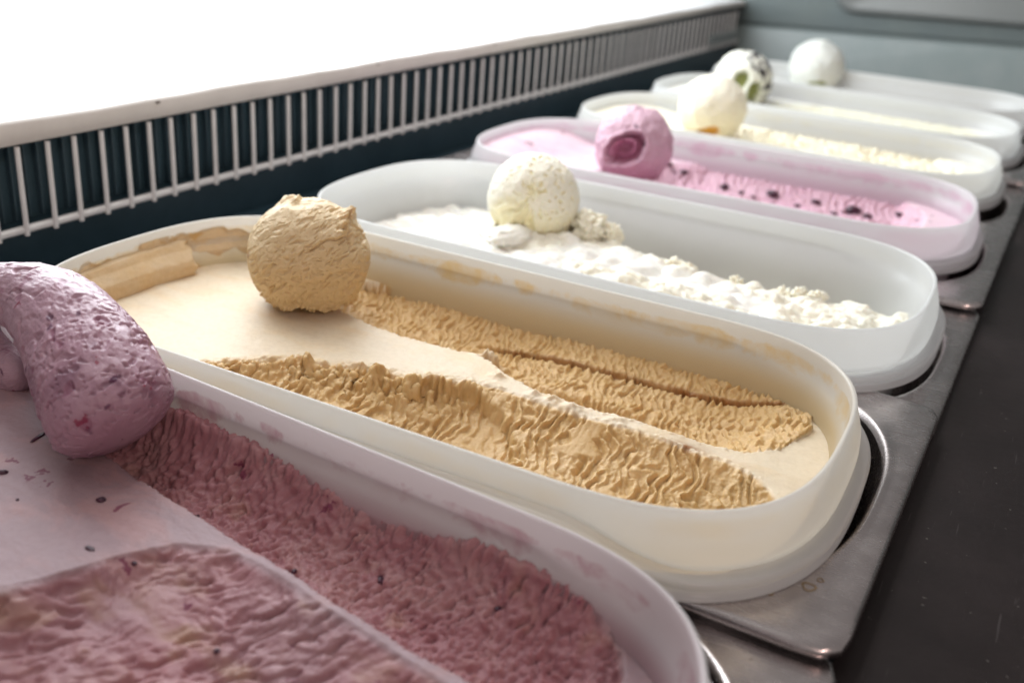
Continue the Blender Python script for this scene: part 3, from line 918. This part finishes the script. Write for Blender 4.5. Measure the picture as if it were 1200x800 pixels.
pans = ["steel pan under the nearest tub of purple berry ice cream", "steel pan under the coffee ice cream tub, its flange lapping over both neighbours",
        "steel pan under the half-empty white ice cream tub", "steel pan under the pink ice cream tub", "steel pan under the yellowish cream tub with the custard scoop",
        "steel pan under the sixth tub, with the dark-flecked scoop", "steel pan farthest away, next to the grey-green end wall"]
for k in range(7): make_pan(k, pans[k])
tubs = [("nearest plastic tub, with purple berry smears on its inner wall", P_PURPLE), ("plastic tub holding the coffee ice cream, tan smears inside its rim", P_COFFEE),
        ("clean milky plastic tub, half empty, holding white ice cream", P_CLEAR), ("plastic tub with pink film on its inner wall", P_PINK),
        ("plastic tub with pale yellow ice cream, just beyond the pink one", P_CREAM), ("plastic tub under the dark-flecked scoop", P_CLEAR), ("plastic tub farthest back, against the end wall", P_CLEAR)]
for k in range(7): make_tub(k, *tubs[k])

ices = []
ices.append(make_ice(0, "purple berry ice cream with two deep scooped channels and a pale ridge between", M_PURPLE, h_purple, 0.0005))
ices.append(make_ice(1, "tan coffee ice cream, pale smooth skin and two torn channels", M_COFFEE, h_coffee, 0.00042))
ices.append(make_ice(2, "white ice cream heaped in a crumbly ridge inside the half-empty tub", M_WHITE, h_white, 0.0006))
ices.append(make_ice(3, "pink ice cream with dark berry pieces in a rippled channel", M_PINK, h_far(0.0065, -0.0060, 300, 0.0014, 3, 0.011), 0.0007))
ices.append(make_ice(4, "pale yellow custard ice cream with a rough strip along the near side", M_CREAM, h_far(0.0085, 0.0020, 320, 0.0022, 4), 0.0008))
ices.append(make_ice(5, "off-white ice cream under the dark-flecked scoop", M_MINT, h_far(0.0085, 0.0060, 340, 0.0015, 5), 0.001))
ices.append(make_ice(6, "off-white ice cream in the farthest tub by the end wall", M_PALE, h_far(0.0045, 0.0030, 360, 0.0012, 6), 0.001))


# ------------------------------------------------------------------ scoops
RIGHT = np.array([0.8682, 0.4911, 0.0710]); UP = np.array([-0.2520, 0.3132, 0.9156]); BACK = np.array([0.4275, -0.8128, 0.3957])


def sphere_dirs(nu, nv):
    th = np.linspace(0, 2 * np.pi, nu, endpoint=False); ph = np.linspace(0.004, np.pi - 0.004, nv)
    T, F = np.meshgrid(th, ph, indexing='ij')
    return np.stack([np.sin(F) * np.cos(T), np.sin(F) * np.sin(T), np.cos(F)], -1).reshape(-1, 3)


def cam_coords(D):     # direction in right/up/toward-camera axes of the viewing side (only an axis choice)
    return D @ RIGHT, D @ UP, D @ BACK


def make_scoop(c, r, mat, disp, label, nu=420, nv=300, attrs_f=None, squash=(1, 1, 1)):
    D = sphere_dirs(nu, nv)
    e, attrs = disp(D)
    V = D * (r * (1 + e))[:, None] * np.array(squash) + np.array(c)
    Q = grid_faces(nu, nv, wrap_u=True, flip=True)
    n = len(V)
    V = np.vstack([V, V.reshape(nu, nv, 3)[:, 0].mean(0), V.reshape(nu, nv, 3)[:, -1].mean(0)])
    T = [(n, i * nv, ((i + 1) % nu) * nv) for i in range(nu)] + [(n + 1, ((i + 1) % nu) * nv + nv - 1, i * nv + nv - 1) for i in range(nu)]
    base = {"fresh": np.full(n, 0.25), "vein": np.zeros(n), "hollow": np.zeros(n)}
    base.update(attrs)
    base = {k_: np.append(a, [a[0], a[-1]]) for k_, a in base.items()}
    o = npmesh("ice_cream_scoop", V, Q, mat, None, (c[0], c[1], c[2] - r), True, base, T)
    tag(o, label, "ice cream scoop", "scoops of ice cream set on the tubs")
    return o


def d_coffee(D):
    a, b_, t = cam_coords(D)
    e = 0.060 * fbm(D * 1.5, 3, 401)
    # stretched tear marks running up to the right
    ca, sa = math.cos(0.62), math.sin(0.62)
    s = ca * a + sa * b_; w = -sa * a + ca * b_
    wv = perlin(np.stack([s * 3, w * 5, t * 3], 1), 403) * 0.10
    n1 = perlin(np.stack([s * 3.6, (w + wv) * 14, t * 4], 1), 405)
    n2 = perlin(np.stack([s * 8, (w + wv) * 24, t * 8], 1), 406)
    zone = 0.35 + 0.65 * sstep(0.75, -0.15, w)
    e = e - 0.050 * zone * sstep(0.10, 0.60, n1) - 0.026 * zone * sstep(0.22, 0.55, n2) + 0.006 * n1
    e = e + 0.003 * perlin(D * 34, 407) + 0.012 * fbm(D * 5, 2, 408)
    e = e - 0.016 * sstep(0.30, 0.55, perlin(D * np.array([26, 26, 30]), 411)) * sstep(0.5, -0.2, b_)
    # torn step across the face
    ln = b_ - (0.02 + 0.45 * a + 0.10 * perlin(D * 6, 409) + 0.03 * perlin(D * 22, 410))
    stp = sstep(0.03, -0.03, ln) * sstep(-0.35, -0.05, a)
    e = e - 0.030 * stp
    # ragged flash, upper right, and lip at the top left
    g = a * 0.80 - b_ * 0.15 - 0.05
    band = np.exp(-((a - 0.62 - 0.15 * (b_ - 0.5)) / 0.07) ** 2) * sstep(0.15, 0.5, b_) * sstep(-0.5, 0.1, t)
    e = e + band * 0.22 * np.clip(0.55 + fbm(D * 11, 3, 413), 0, 1.3)
    band2 = np.exp(-((b_ - 0.93) / 0.06) ** 2) * sstep(-0.05, -0.10, a + 0.02) * 0.13
    e = e + band2 * (0.7 + 0.6 * perlin(D * 9, 415))
    # right edge seam
    e = e - 0.05 * np.exp(-((a - 0.80 + 0.2 * b_) / 0.025) ** 2) * sstep(-0.1, 0.3, b_)
    # undercut bottom with frilled hem
    hem = -0.72 + 0.10 * perlin(D * np.array([5, 5, 1]), 417) + 0.04 * perlin(D * 18, 418)
    under = sstep(0.02, -0.06, D[:, 2] - hem)
    e = e - 0.13 * under + 0.05 * np.exp(-((D[:, 2] - hem - 0.04) / 0.04) ** 2) * np.clip(0.4 + perlin(D * 14, 419), 0, 1)
    vein = 0.9 * np.exp(-(((a + 0.93) / 0.06) ** 2 + ((b_ + 0.0) / 0.05) ** 2)) + 0.5 * np.exp(-((a - 0.66) / 0.03) ** 2 - ((b_ - 0.62) / 0.10) ** 2)
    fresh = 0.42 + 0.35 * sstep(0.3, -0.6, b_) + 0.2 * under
    return e, {"vein": np.clip(vein, 0, 1), "fresh": fresh}


def d_white(D):
    a, b_, t = cam_coords(D)
    e = 0.03 * fbm(D * 2, 3, 431) + 0.020 * fbm(D * 9, 3, 432)
    pit = sstep(0.25, 0.6, perlin(D * 11, 434)) * sstep(-0.7, 0.2, a + 0.2)
    e = e - 0.05 * pit
    # a pocked dimple in the middle and a fan-shaped fold at lower left
    dm = np.exp(-(((a + 0.05) / 0.16) ** 2 + ((b_ - 0.05) / 0.20) ** 2)) * (t > 0)
    e = e - dm * (0.07 + 0.05 * perlin(D * 20, 436))
    fan = sstep(0.62, 0.45, np.hypot(a + 0.55, b_ + 0.60)) * (t > -0.1)
    ang = np.arctan2(b_ + 0.15, a + 0.05)
    e = e - fan * (0.05 + 0.035 * np.sin(ang * 11 + 4 * perlin(D * 3, 437)))
    hem = -0.66 + 0.10 * perlin(D * 4, 439)
    e = e - 0.16 * sstep(0.03, -0.08, D[:, 2] - hem)
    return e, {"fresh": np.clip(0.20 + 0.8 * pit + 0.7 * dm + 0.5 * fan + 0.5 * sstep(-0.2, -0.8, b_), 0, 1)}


def hole(D, ca_, cb_, ra, rb, rot, depth):
    a, b_, t = cam_coords(D)
    x = a - ca_; y = b_ - cb_
    c, s = math.cos(rot), math.sin(rot)
    x, y = (c * x + s * y) / ra, (-s * x + c * y) / rb
    q = np.hypot(x, y)
    an = np.arctan2(y, x)
    m = (t > 0) & (q < 1.25)
    return np.where(m, q, 9.0), an


def d_pink(D):
    e = 0.09 * fbm(D * 1.7, 3, 451) + 0.030 * fbm(D * 8, 3, 452)
    q, an = hole(D, -0.32, -0.24, 0.52, 0.38, 0.30, 1)
    q = q + 0.14 * perlin(D * 3.2, 456) + 0.04 * perlin(D * 12, 457)
    wall = sstep(1.02, 0.88, q)
    spir = 0.36 + 0.30 * ((an + np.pi) / (2 * np.pi))
    curl = np.exp(-((q - spir) / 0.11) ** 2) 
    e = e - wall * 0.30 + wall * curl * 0.24 * (0.55 + 0.8 * sstep(-2.2, 0.4, an)) + 0.05 * np.exp(-((q - 1.08) / 0.09) ** 2)
    a, b_, t = cam_coords(D)
    # soft windings round the roll
    e = e + 0.022 * np.sin(a * 9 + 3 * b_ + 2 * perlin(D * 2, 454)) * (1 - wall) * sstep(-0.2, 0.2, a)
    hem = -0.70 + 0.08 * perlin(D * 5, 455)
    e = e - 0.10 * sstep(0.02, -0.06, D[:, 2] - hem)
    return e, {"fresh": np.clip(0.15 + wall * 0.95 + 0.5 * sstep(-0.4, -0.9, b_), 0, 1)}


def d_cream(D):
    a, b_, t = cam_coords(D)
    e = 0.07 * fbm(D * 1.8, 3, 471) + 0.02 * fbm(D * 9, 3, 472)
    q, an = hole(D, -0.28, -0.86, 0.42, 0.15, 0.12, 1)
    w = sstep(1.05, 0.8, q)
    e = e - 0.10 * w - 0.10 * sstep(-0.72, -0.82, D[:, 2])
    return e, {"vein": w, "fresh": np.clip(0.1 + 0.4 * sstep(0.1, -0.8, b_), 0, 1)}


def d_mint(D):
    a, b_, t = cam_coords(D)
    e = 0.07 * fbm(D * 1.8, 3, 481) + 0.025 * fbm(D * 8, 3, 482)
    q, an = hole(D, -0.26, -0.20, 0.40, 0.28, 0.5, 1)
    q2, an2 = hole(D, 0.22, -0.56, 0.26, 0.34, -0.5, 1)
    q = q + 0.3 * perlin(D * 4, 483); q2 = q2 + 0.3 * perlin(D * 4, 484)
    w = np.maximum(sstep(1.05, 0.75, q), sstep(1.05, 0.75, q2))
    e = e - 0.20 * w - 0.08 * sstep(-0.72, -0.82, D[:, 2])
    dark = sstep(0.02, 0.22, perlin(D * 6, 485) + 0.35 * sstep(0.0, 0.7, a + 0.4 * b_) - 0.15) * sstep(-0.1, 0.35, a * 0.9 + b_ * 0.5)
    dark = np.maximum(dark, sstep(0.5, 0.6, perlin(D * 9, 487)) * (b_ > 0)) * (1 - w)
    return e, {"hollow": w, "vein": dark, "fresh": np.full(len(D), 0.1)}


def d_pale(D):
    a, b_, t = cam_coords(D)
    e = 0.07 * fbm(D * 1.8, 3, 491) + 0.012 * fbm(D * 9, 3, 492)
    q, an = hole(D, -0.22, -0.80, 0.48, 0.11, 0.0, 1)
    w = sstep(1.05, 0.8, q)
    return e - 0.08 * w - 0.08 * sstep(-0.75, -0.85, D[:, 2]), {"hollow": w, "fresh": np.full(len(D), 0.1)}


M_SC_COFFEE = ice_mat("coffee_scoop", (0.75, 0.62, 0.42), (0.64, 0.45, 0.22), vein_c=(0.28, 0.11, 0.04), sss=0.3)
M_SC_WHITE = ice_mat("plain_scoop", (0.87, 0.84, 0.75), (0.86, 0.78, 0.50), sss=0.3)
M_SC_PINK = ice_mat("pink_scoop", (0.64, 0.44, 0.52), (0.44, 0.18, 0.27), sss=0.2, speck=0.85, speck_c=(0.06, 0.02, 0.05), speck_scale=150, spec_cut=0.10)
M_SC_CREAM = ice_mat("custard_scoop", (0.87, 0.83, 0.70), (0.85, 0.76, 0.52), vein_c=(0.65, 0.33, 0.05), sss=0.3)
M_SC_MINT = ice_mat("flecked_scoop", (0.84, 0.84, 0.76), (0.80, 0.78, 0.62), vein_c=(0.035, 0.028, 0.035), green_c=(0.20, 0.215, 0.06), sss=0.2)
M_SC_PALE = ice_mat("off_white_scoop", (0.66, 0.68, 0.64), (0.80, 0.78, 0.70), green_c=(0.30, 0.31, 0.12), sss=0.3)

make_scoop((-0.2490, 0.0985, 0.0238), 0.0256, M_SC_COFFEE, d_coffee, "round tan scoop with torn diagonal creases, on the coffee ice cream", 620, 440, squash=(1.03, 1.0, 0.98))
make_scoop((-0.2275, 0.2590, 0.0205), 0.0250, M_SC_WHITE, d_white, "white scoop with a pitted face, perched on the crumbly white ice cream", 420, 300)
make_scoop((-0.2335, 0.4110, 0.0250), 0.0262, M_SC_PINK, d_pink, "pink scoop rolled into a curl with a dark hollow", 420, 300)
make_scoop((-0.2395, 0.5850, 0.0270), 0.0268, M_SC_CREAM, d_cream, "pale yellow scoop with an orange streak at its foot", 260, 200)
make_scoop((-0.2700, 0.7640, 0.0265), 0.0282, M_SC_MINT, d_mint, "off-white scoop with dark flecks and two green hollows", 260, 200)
make_scoop((-0.2480, 0.9650, 0.0235), 0.0300, M_SC_PALE, d_pale, "plain off-white scoop farthest away by the end wall", 220, 160)

# purple curl: a shaving that arches over and comes back -------------
node = np.array([(-0.2760, -0.0190, 0.0120), (-0.2960, -0.0160, 0.0080), (-0.3080, -0.0160, 0.0180), (-0.3010, -0.0150, 0.0310), (-0.2810, -0.0152, 0.0372),
                 (-0.2610, -0.0170, 0.0360), (-0.2400, -0.0230, 0.0290), (-0.2260, -0.0290, 0.0240), (-0.2180, -0.0330, 0.0190), (-0.2120, -0.0350, 0.0145)]) + np.array([0.0035, -0.0095, -0.0010]) + RIGHT * 0.0062
rad = np.array([0.0070, 0.0085, 0.0100, 0.0100, 0.0110, 0.0150, 0.0185, 0.0195, 0.0185, 0.0158])
def cr_spline(P_, m):
    t = np.linspace(0, len(P_) - 1, m); i = np.clip(t.astype(int), 0, len(P_) - 2); f = (t - i)
    if P_.ndim > 1: f = f[:, None]
    g = lambda j: P_[np.clip(j, 0, len(P_) - 1)]
    a, b_, c, d = g(i - 1), g(i), g(i + 1), g(i + 2)
    return 0.5 * (2 * b_ + (c - a) * f + (2 * a - 5 * b_ + 4 * c - d) * f * f + (-a + 3 * b_ - 3 * c + d) * f ** 3)
m1, m2 = 420, 380
C_ = cr_spline(node, m1); R_ = cr_spline(rad, m1)
tt = np.linspace(0, 1, m1)
# rounded ends
capL = 0.11
endf = np.sqrt(np.clip(1 - np.clip((tt - (1 - capL)) / capL, 0, 1) ** 2, 0.0004, 1)) * np.sqrt(np.clip(1 - np.clip((0.06 - tt) / 0.06, 0, 1) ** 2, 0.0004, 1))
T_ = np.gradient(C_, axis=0); T_ /= np.linalg.norm(T_, axis=1)[:, None]
side = BACK - (T_ @ BACK)[:, None] * T_; side /= np.linalg.norm(side, axis=1)[:, None]
nrm = np.cross(side, T_)
th = np.linspace(0, 2 * np.pi, m2, endpoint=False)
D_ = side[:, None, :] * np.sin(th)[None, :, None] * 0.92 + nrm[:, None, :] * np.cos(th)[None, :, None]
V0 = C_[:, None, :] + D_ * (R_ * endf)[:, None, None]
F_ = V0.reshape(-1, 3); Dn = D_.reshape(-1, 3)
tf = np.repeat(tt, m2); thf = np.tile(th, m1)
al = tf * 9; cx_, sx_ = np.cos(thf), np.sin(thf)
st1 = perlin(np.stack([al * 1.0 + 0.5 * perlin(F_ * 120, 503), cx_ * 2.6, sx_ * 2.6], 1) * np.array([2.2, 1, 1]), 501)
d_ = 0.0012 * fbm(F_ * 60, 3, 505) + 0.00042 * fbm(F_ * 300, 4, 507) + 0.00012 * perlin(np.stack([tf * 6, cx_ * 14, sx_ * 14], 1), 506) - 0.0006 * sstep(0.30, 0.55, perlin(F_ * np.array([520, 520, 700]), 508)) * sstep(0.5, 0.75, tf)
# creases across the roll near the top, pits lower down
cre_ = perlin(np.stack([tf * 40 + 1.1 * perlin(F_ * 110, 509), cx_ * 3.4, sx_ * 3.4], 1), 511)
d_ -= 0.00080 * sstep(0.30, 0.6, cre_) * sstep(0.20, 0.45, tf)
pit_ = perlin(F_ * np.array([330, 330, 420]), 513)
d_ -= 0.0010 * sstep(0.36, 0.62, pit_) * sstep(0.55, 0.85, tf)
big_ = perlin(F_ * 150, 515)
d_ -= 0.0007 * sstep(0.48, 0.66, big_) * sstep(0.45, 0.7, tf)
# ragged right-hand edge
d_ += 0.0016 * np.clip(fbm(F_ * 300, 3, 517), 0, 1) * np.exp(-((thf - 0.3) / 0.35) ** 2 if False else -(np.minimum(np.abs(thf - np.pi), 9) / 0.35) ** 2)
F_ = F_ + Dn * (d_ * np.repeat(np.clip(endf * 1.5, 0, 1), m2))[:, None]
fresh = 0.25 + 0.55 * sstep(0.35, 0.8, tf) * (0.6 + 0.5 * fbm(F_ * 80, 2, 519)) + 0.5 * sstep(0.42, 0.62, big_)
vein = sstep(0.25, 0.6, fbm(F_ * 130, 3, 521)) * np.exp(-((tf - 0.93) / 0.07) ** 2) * 1.2 + 0.8 * sstep(0.62, 0.70, perlin(F_ * 200, 523)) + 0.45 * sstep(0.15, 0.5, fbm(F_ * 55, 3, 524)) * sstep(0.3, 0.8, tf)
M_SC_PURPLE = ice_mat("berry_scoop", (0.52, 0.37, 0.43), (0.35, 0.175, 0.24), vein_c=(0.09, 0.018, 0.06), sss=0.2, rough=0.30, speck=0.8, speck_c=(0.25, 0.02, 0.06), speck_scale=170, spec_cut=0.05)
idx = np.arange(m1 * m2).reshape(m1, m2)
A = idx[:-1]; B = np.roll(idx, -1, 1)[:-1]; C2 = np.roll(idx, -1, 1)[1:]; D2 = idx[1:]
Q = np.stack([A, B, C2, D2], -1).reshape(-1, 4)
o = npmesh("ice_cream_scoop", F_, Q, M_SC_PURPLE, None, None, True, {"fresh": np.clip(fresh, 0, 1), "vein": np.clip(vein, 0, 1), "hollow": np.zeros(len(F_))})
tag(o, "large purple berry curl arching over at the left edge, nearest of the scoops", "ice cream scoop", "scoops of ice cream set on the tubs")

# ------------------------------------------------------------------ loose pieces
def lump(name, c, r, mat, parent=None, seed=0, amp=0.35, freq=2.0, sq=(1, 1, 1), nu=26, nv=18, rotz=0.0, fr=0.8, vein=0.0):
    D = sphere_dirs(nu, nv)
    e = amp * fbm(D * freq, 3, seed)
    V = D * (r * (1 + e))[:, None] * np.array(sq)
    ca, sa = math.cos(rotz), math.sin(rotz)
    V = np.stack([ca * V[:, 0] - sa * V[:, 1], sa * V[:, 0] + ca * V[:, 1], V[:, 2]], 1) + np.array(c)
    Q = grid_faces(nu, nv, wrap_u=True, flip=True)
    n = len(V)
    return npmesh(name, V, Q, mat, parent, tuple(c), True, {"fresh": np.full(n, fr), "vein": np.full(n, vein), "hollow": np.zeros(n)})


def surf_z(o, x, y):
    """height of an ice cream sheet at world x,y"""
    me = o.data
    n = len(me.vertices)
    if not hasattr(surf_z, 'c'): surf_z.c = {}
    if o.name not in surf_z.c:
        a = np.empty(n * 3, np.float32); me.vertices.foreach_get("co", a)
        surf_z.c[o.name] = a.reshape(-1, 3) + np.array(o.location, dtype=np.float32)
    a = surf_z.c[o.name]
    i = np.argmin((a[:, 0] - x) ** 2 + (a[:, 1] - y) ** 2)
    return float(a[i, 2])


M_BERRY = simple("dark_berry_skin", (0.030, 0.006, 0.020), 0.35, nscale=300, c2=(0.07, 0.012, 0.035), bumpd=0.0004)
for i, (bx, by, br, ln) in enumerate([(-0.1951, -0.0569, 0.0011, 1.3), (-0.2389, -0.0437, 0.0008, 4.5), (-0.1785, -0.0745, 0.0008, 2.2), (-0.2299, -0.0166, 0.0009, 1.4), (-0.2133, -0.0701, 0.0005, 1.2), (-0.229, -0.0633, 0.0011, 1.3),
                                  (-0.1790, -0.0376, 0.0009, 2.6), (-0.1507, -0.0435, 0.0010, 1.8), (-0.1381, -0.0414, 0.0008, 1.2), (-0.1668, -0.0705, 0.0007, 1.3), (-0.1308, -0.0779, 0.0008, 1.1), (-0.1150, -0.0330, 0.0010, 1.7), (-0.0800, -0.0300, 0.0008, 1.4)]):
    lump("berry_piece", (bx, by, surf_z(ices[0], bx, by) + br * 0.15), br, M_BERRY, ices[0], 600 + i, 0.45, 2.0, (ln, 1, 0.7), 14, 10, 0.5 + i * 1.3)
for i, (bx, by, br, ln) in enumerate([(-0.214, 0.462, 0.0024, 1.6), (-0.183, 0.462, 0.0026, 1.5), (-0.150, 0.466, 0.0034, 1.5), (-0.0950, 0.466, 0.0040, 1.3), (-0.085, 0.464, 0.0030, 1.4), (-0.105, 0.455, 0.0018, 1.5), (-0.130, 0.458, 0.0018, 1.4), (-0.160, 0.455, 0.0015, 1.4), (-0.066, 0.466, 0.0022, 1.3), (-0.225, 0.458, 0.0020, 1.8), (-0.170, 0.460, 0.0020, 1.6), (-0.120, 0.4665, 0.0022, 1.5)]):
    lump("berry_piece", (bx, by, surf_z(ices[3], bx, by) + br * 0.25), br, M_BERRY, ices[3], 630 + i, 0.5, 2.2, (ln, 1, 0.7), 14, 10, 0.4 + i * 1.1)

# crumbs piled on the white ice cream
for i, (bx, by, br, sq, hz) in enumerate([(-0.1960, 0.2660, 0.0085, (1.2, 1.0, 0.85), 0.0020), (-0.1840, 0.2700, 0.0060, (1.0, 0.9, 1.2), 0.0030), (-0.1780, 0.2840, 0.0058, (0.8, 0.8, 1.5), 0.008),
                                         (-0.1660, 0.2900, 0.0042, (1.5, 0.9, 1.0), 0.0150), (-0.1720, 0.2880, 0.0045, (0.9, 0.9, 1.6), 0.011), (-0.1540, 0.2680, 0.0060, (1.3, 1, 0.8), 0.0015), (-0.1440, 0.2620, 0.0052, (1.2, 1, 0.8), 0.001), (-0.1360, 0.2600, 0.0042, (1, 1, 0.8), 0.001),
                                         (-0.1100, 0.2600, 0.0035, (1, 1, 1.1), 0.0030), (-0.0880, 0.2680, 0.0042, (1.3, 1, 0.9), 0.0070), (-0.0790, 0.2660, 0.0036, (1, 1, 0.8), 0.0050), (-0.0700, 0.2640, 0.0036, (1.2, 1, 0.7), 0.003), (-0.225, 0.232, 0.010, (1.8, 0.9, 0.5), 0.0), (-0.245, 0.245, 0.009, (1.7, 0.9, 0.45), 0.0)]):
    lump("crumb", (bx, by, surf_z(ices[2], bx, by) + hz), br, M_WHITE, ices[2], 660 + i, 0.75 if i < 12 else 0.3, 2.6, sq, 70, 50, i * 0.9, 0.75 if i < 12 else 0.1)
M_CRUMB = M_WHITE

# coffee slab stuck to the far left of the wall
Ps = outline(1)
# find the stretch of wall (left end, near half)
def wall_strip(k, s0, s1, n):
    """points and inward normals along the tub outline between two arc fractions"""
    P_ = outline(k); nx_ = outline(k, 0.001) - P_
    nx_ /= np.linalg.norm(nx_, axis=1)[:, None]
    q = np.linspace(s0, s1, n) * NR
    i = np.floor(q).astype(int); f = (q - i)[:, None]
    return P_[i % NR] * (1 - f) + P_[(i + 1) % NR] * f, nx_[i % NR] * (1 - f) + nx_[(i + 1) % NR] * f


def residue(k, s0, s1, z0, z1, mat, parent, seed, bias, amp, n=420, m=60, fx=40, fz=120, fr=0.7, name="residue", zfun=None):
    """dried smears standing proud of the inner wall; where the noise is low they stay inside the wall"""
    P_, Nn = wall_strip(k, s0, s1, n)
    zz = np.linspace(z0, z1, m)
    S_ = np.arange(n) / n * (s1 - s0) * 0.85
    A, Z = np.meshgrid(np.arange(n), zz, indexing='ij')
    Sx = S_[A.ravel()]
    zf = Z.ravel()
    th = fbm(P2(Sx * fx, zf * fz, 0.2), 4, seed) + 0.35 * fbm(P2(Sx * fx * 5, zf * fz * 1.5, 2.0), 3, seed + 5) - bias
    if zfun is not None: th = th + zfun(Sx / ((s1 - s0) * 0.85), (zf - z0) / (z1 - z0))
    th = np.clip(th - 0.45 * (1 - np.exp(-((zf - 0.0150 - 0.003 * perlin(P2(Sx * 60, zf * 0), seed + 8)) / 0.0045) ** 2)), -0.4, 1) * amp
    e = np.clip(np.minimum(A.ravel() / 8, (n - 1 - A.ravel()) / 8), 0, 1)
    w = np.clip((zf - z0) / (z1 - z0), 0, 1)
    th = np.where(w > 0.93, np.minimum(th, -0.0003), th) * np.where(th > 0, e, 1)
    th = np.maximum(th, -0.0004)
    d = -(in_to(zf) + th)
    V = P_[A.ravel()] + Nn[A.ravel()] * d[:, None]
    V[:, 2] = zf
    nn = len(V)
    Qr = grid_faces(n, m); Qr = Qr[(th[Qr] > -0.00012).any(1)]
    us = np.zeros(nn, bool); us[Qr.ravel()] = True; ix = np.cumsum(us) - 1
    V = V[us]; Qr = ix[Qr]; nn = len(V)
    return tag(npmesh(name, V, Qr, mat, parent, None, True, {"fresh": np.full(nn, fr), "vein": np.zeros(nn)}), kind="stuff")


# arc fractions: 0 = near side of right end, going round the right end first, then the far side, left end, near side
def s_of(k, x, side):
    P_ = outline(k); u, v = local(k, P_[:, 0], P_[:, 1])
    ok = (v > 0) if side > 0 else (v < 0)
    i = np.where(ok)[0]
    return i[np.argmin(np.abs(P_[i, 0] - x))] / NR

sR, sL = s_of(1, -0.05, 1), s_of(1, -0.30, 1)
a0, a1 = min(sR, sL), max(sR, sL)
residue(1, a1 - 0.02, a1 + 0.20, -0.002, 0.0220, M_COFFEE, ices[1], 711, -0.12, 0.0006, 500, 70, 30, 60, fr=0.3)
sR, sL = s_of(0, -0.05, 1), s_of(0, -0.30, 1)
b0, b1 = min(sR, sL), max(sR, sL)
sR, sL = s_of(2, -0.08, 1), s_of(2, -0.13, 1)

# the slab itself
nS, mS = 160, 60
sl0 = s_of(1, -0.3205, -1); 
Pl = outline(1); ul, vl = local(1, Pl[:, 0], Pl[:, 1])
cand = np.where(Pl[:, 0] < -0.28)[0]
tgt = [np.argmin(np.hypot(Pl[:, 0] - px_, Pl[:, 1] - py_)) / NR for px_, py_ in ((-0.3205, 0.100), (-0.300, 0.020))]
P_, Nn = wall_strip(1, min(tgt), max(tgt), nS)
A, Z = np.meshgrid(np.arange(nS), np.linspace(0, 1, mS), indexing='ij')
fa = A.ravel() / (nS - 1); fz_ = Z.ravel()
z = -0.001 + 0.0185 * fz_ + 0.0012 * perlin(P2(fa * 9, fz_ * 0.2), 741) * fz_
th_ = (0.0012 + 0.0062 * np.sin(np.pi * np.clip(fz_, 0, 1) ** 0.85) ** 0.8 * (0.55 + 0.45 * sstep(1, 0, fa))) * sstep(0, 0.05, fa + 0.03 * perlin(P2(fa * 3, fz_ * 6), 744)) * sstep(1, 0.93, fa + 0.04 * perlin(P2(fa * 3, fz_ * 7), 746)) + 0.0012 * fbm(P2(fa * 5, fz_ * 1.5), 4, 743)
th_ = np.where(fz_ > 0.97, -0.0004, th_)
V = P_[A.ravel()] + Nn[A.ravel()] * (-(in_to(z) + th_))[:, None]; V[:, 2] = z
npmesh("stuck_slab", V, grid_faces(nS, mS), M_COFFEE, ices[1], None, True, {"fresh": 0.55 + 0.3 * fbm(P2(fa * 6, fz_ * 4), 2, 745), "vein": np.zeros(len(V))})

# dried water rings on the coffee pan's flange
M_RING = simple("dried_droplet", (0.30, 0.22, 0.13), 0.5)
for (rx, ry, rr, lab) in ((-0.0227, 0.0189, 0.0016, "brownish dried droplet ring on the flange, close under the coffee tub's corner"), (-0.0359, 0.0088, 0.0013, "faint dried droplet spot farthest left on the steel flange"),
                         (-0.0314, 0.0110, 0.0014, "dried droplet spot near the front edge of the coffee pan's flange"), (-0.0140, 0.0275, 0.0021, "largest dried droplet ring, nearest the right edge of the steel flange"),
                         (-0.0120, 0.0325, 0.0010, "tiny dried droplet ring touching the largest one")):
    t8 = np.linspace(0, 2 * np.pi, 21)[:-1]
    wob = 1 + 0.12 * np.sin(t8 * 3 + rx * 900)
    rg = [np.stack([rx + rr * s_ * wob * np.cos(t8), ry + rr * s_ * wob * np.sin(t8), np.full(20, 0.00012 + h_)], 1) for s_, h_ in ((1.0, 0), (0.92, 0.00012), (0.75, 0.00012), (0.68, 0))]
    o = loft(rg, M_RING, "water_ring")
    tag(o, lab, "stain", "dried droplet rings on the flange")
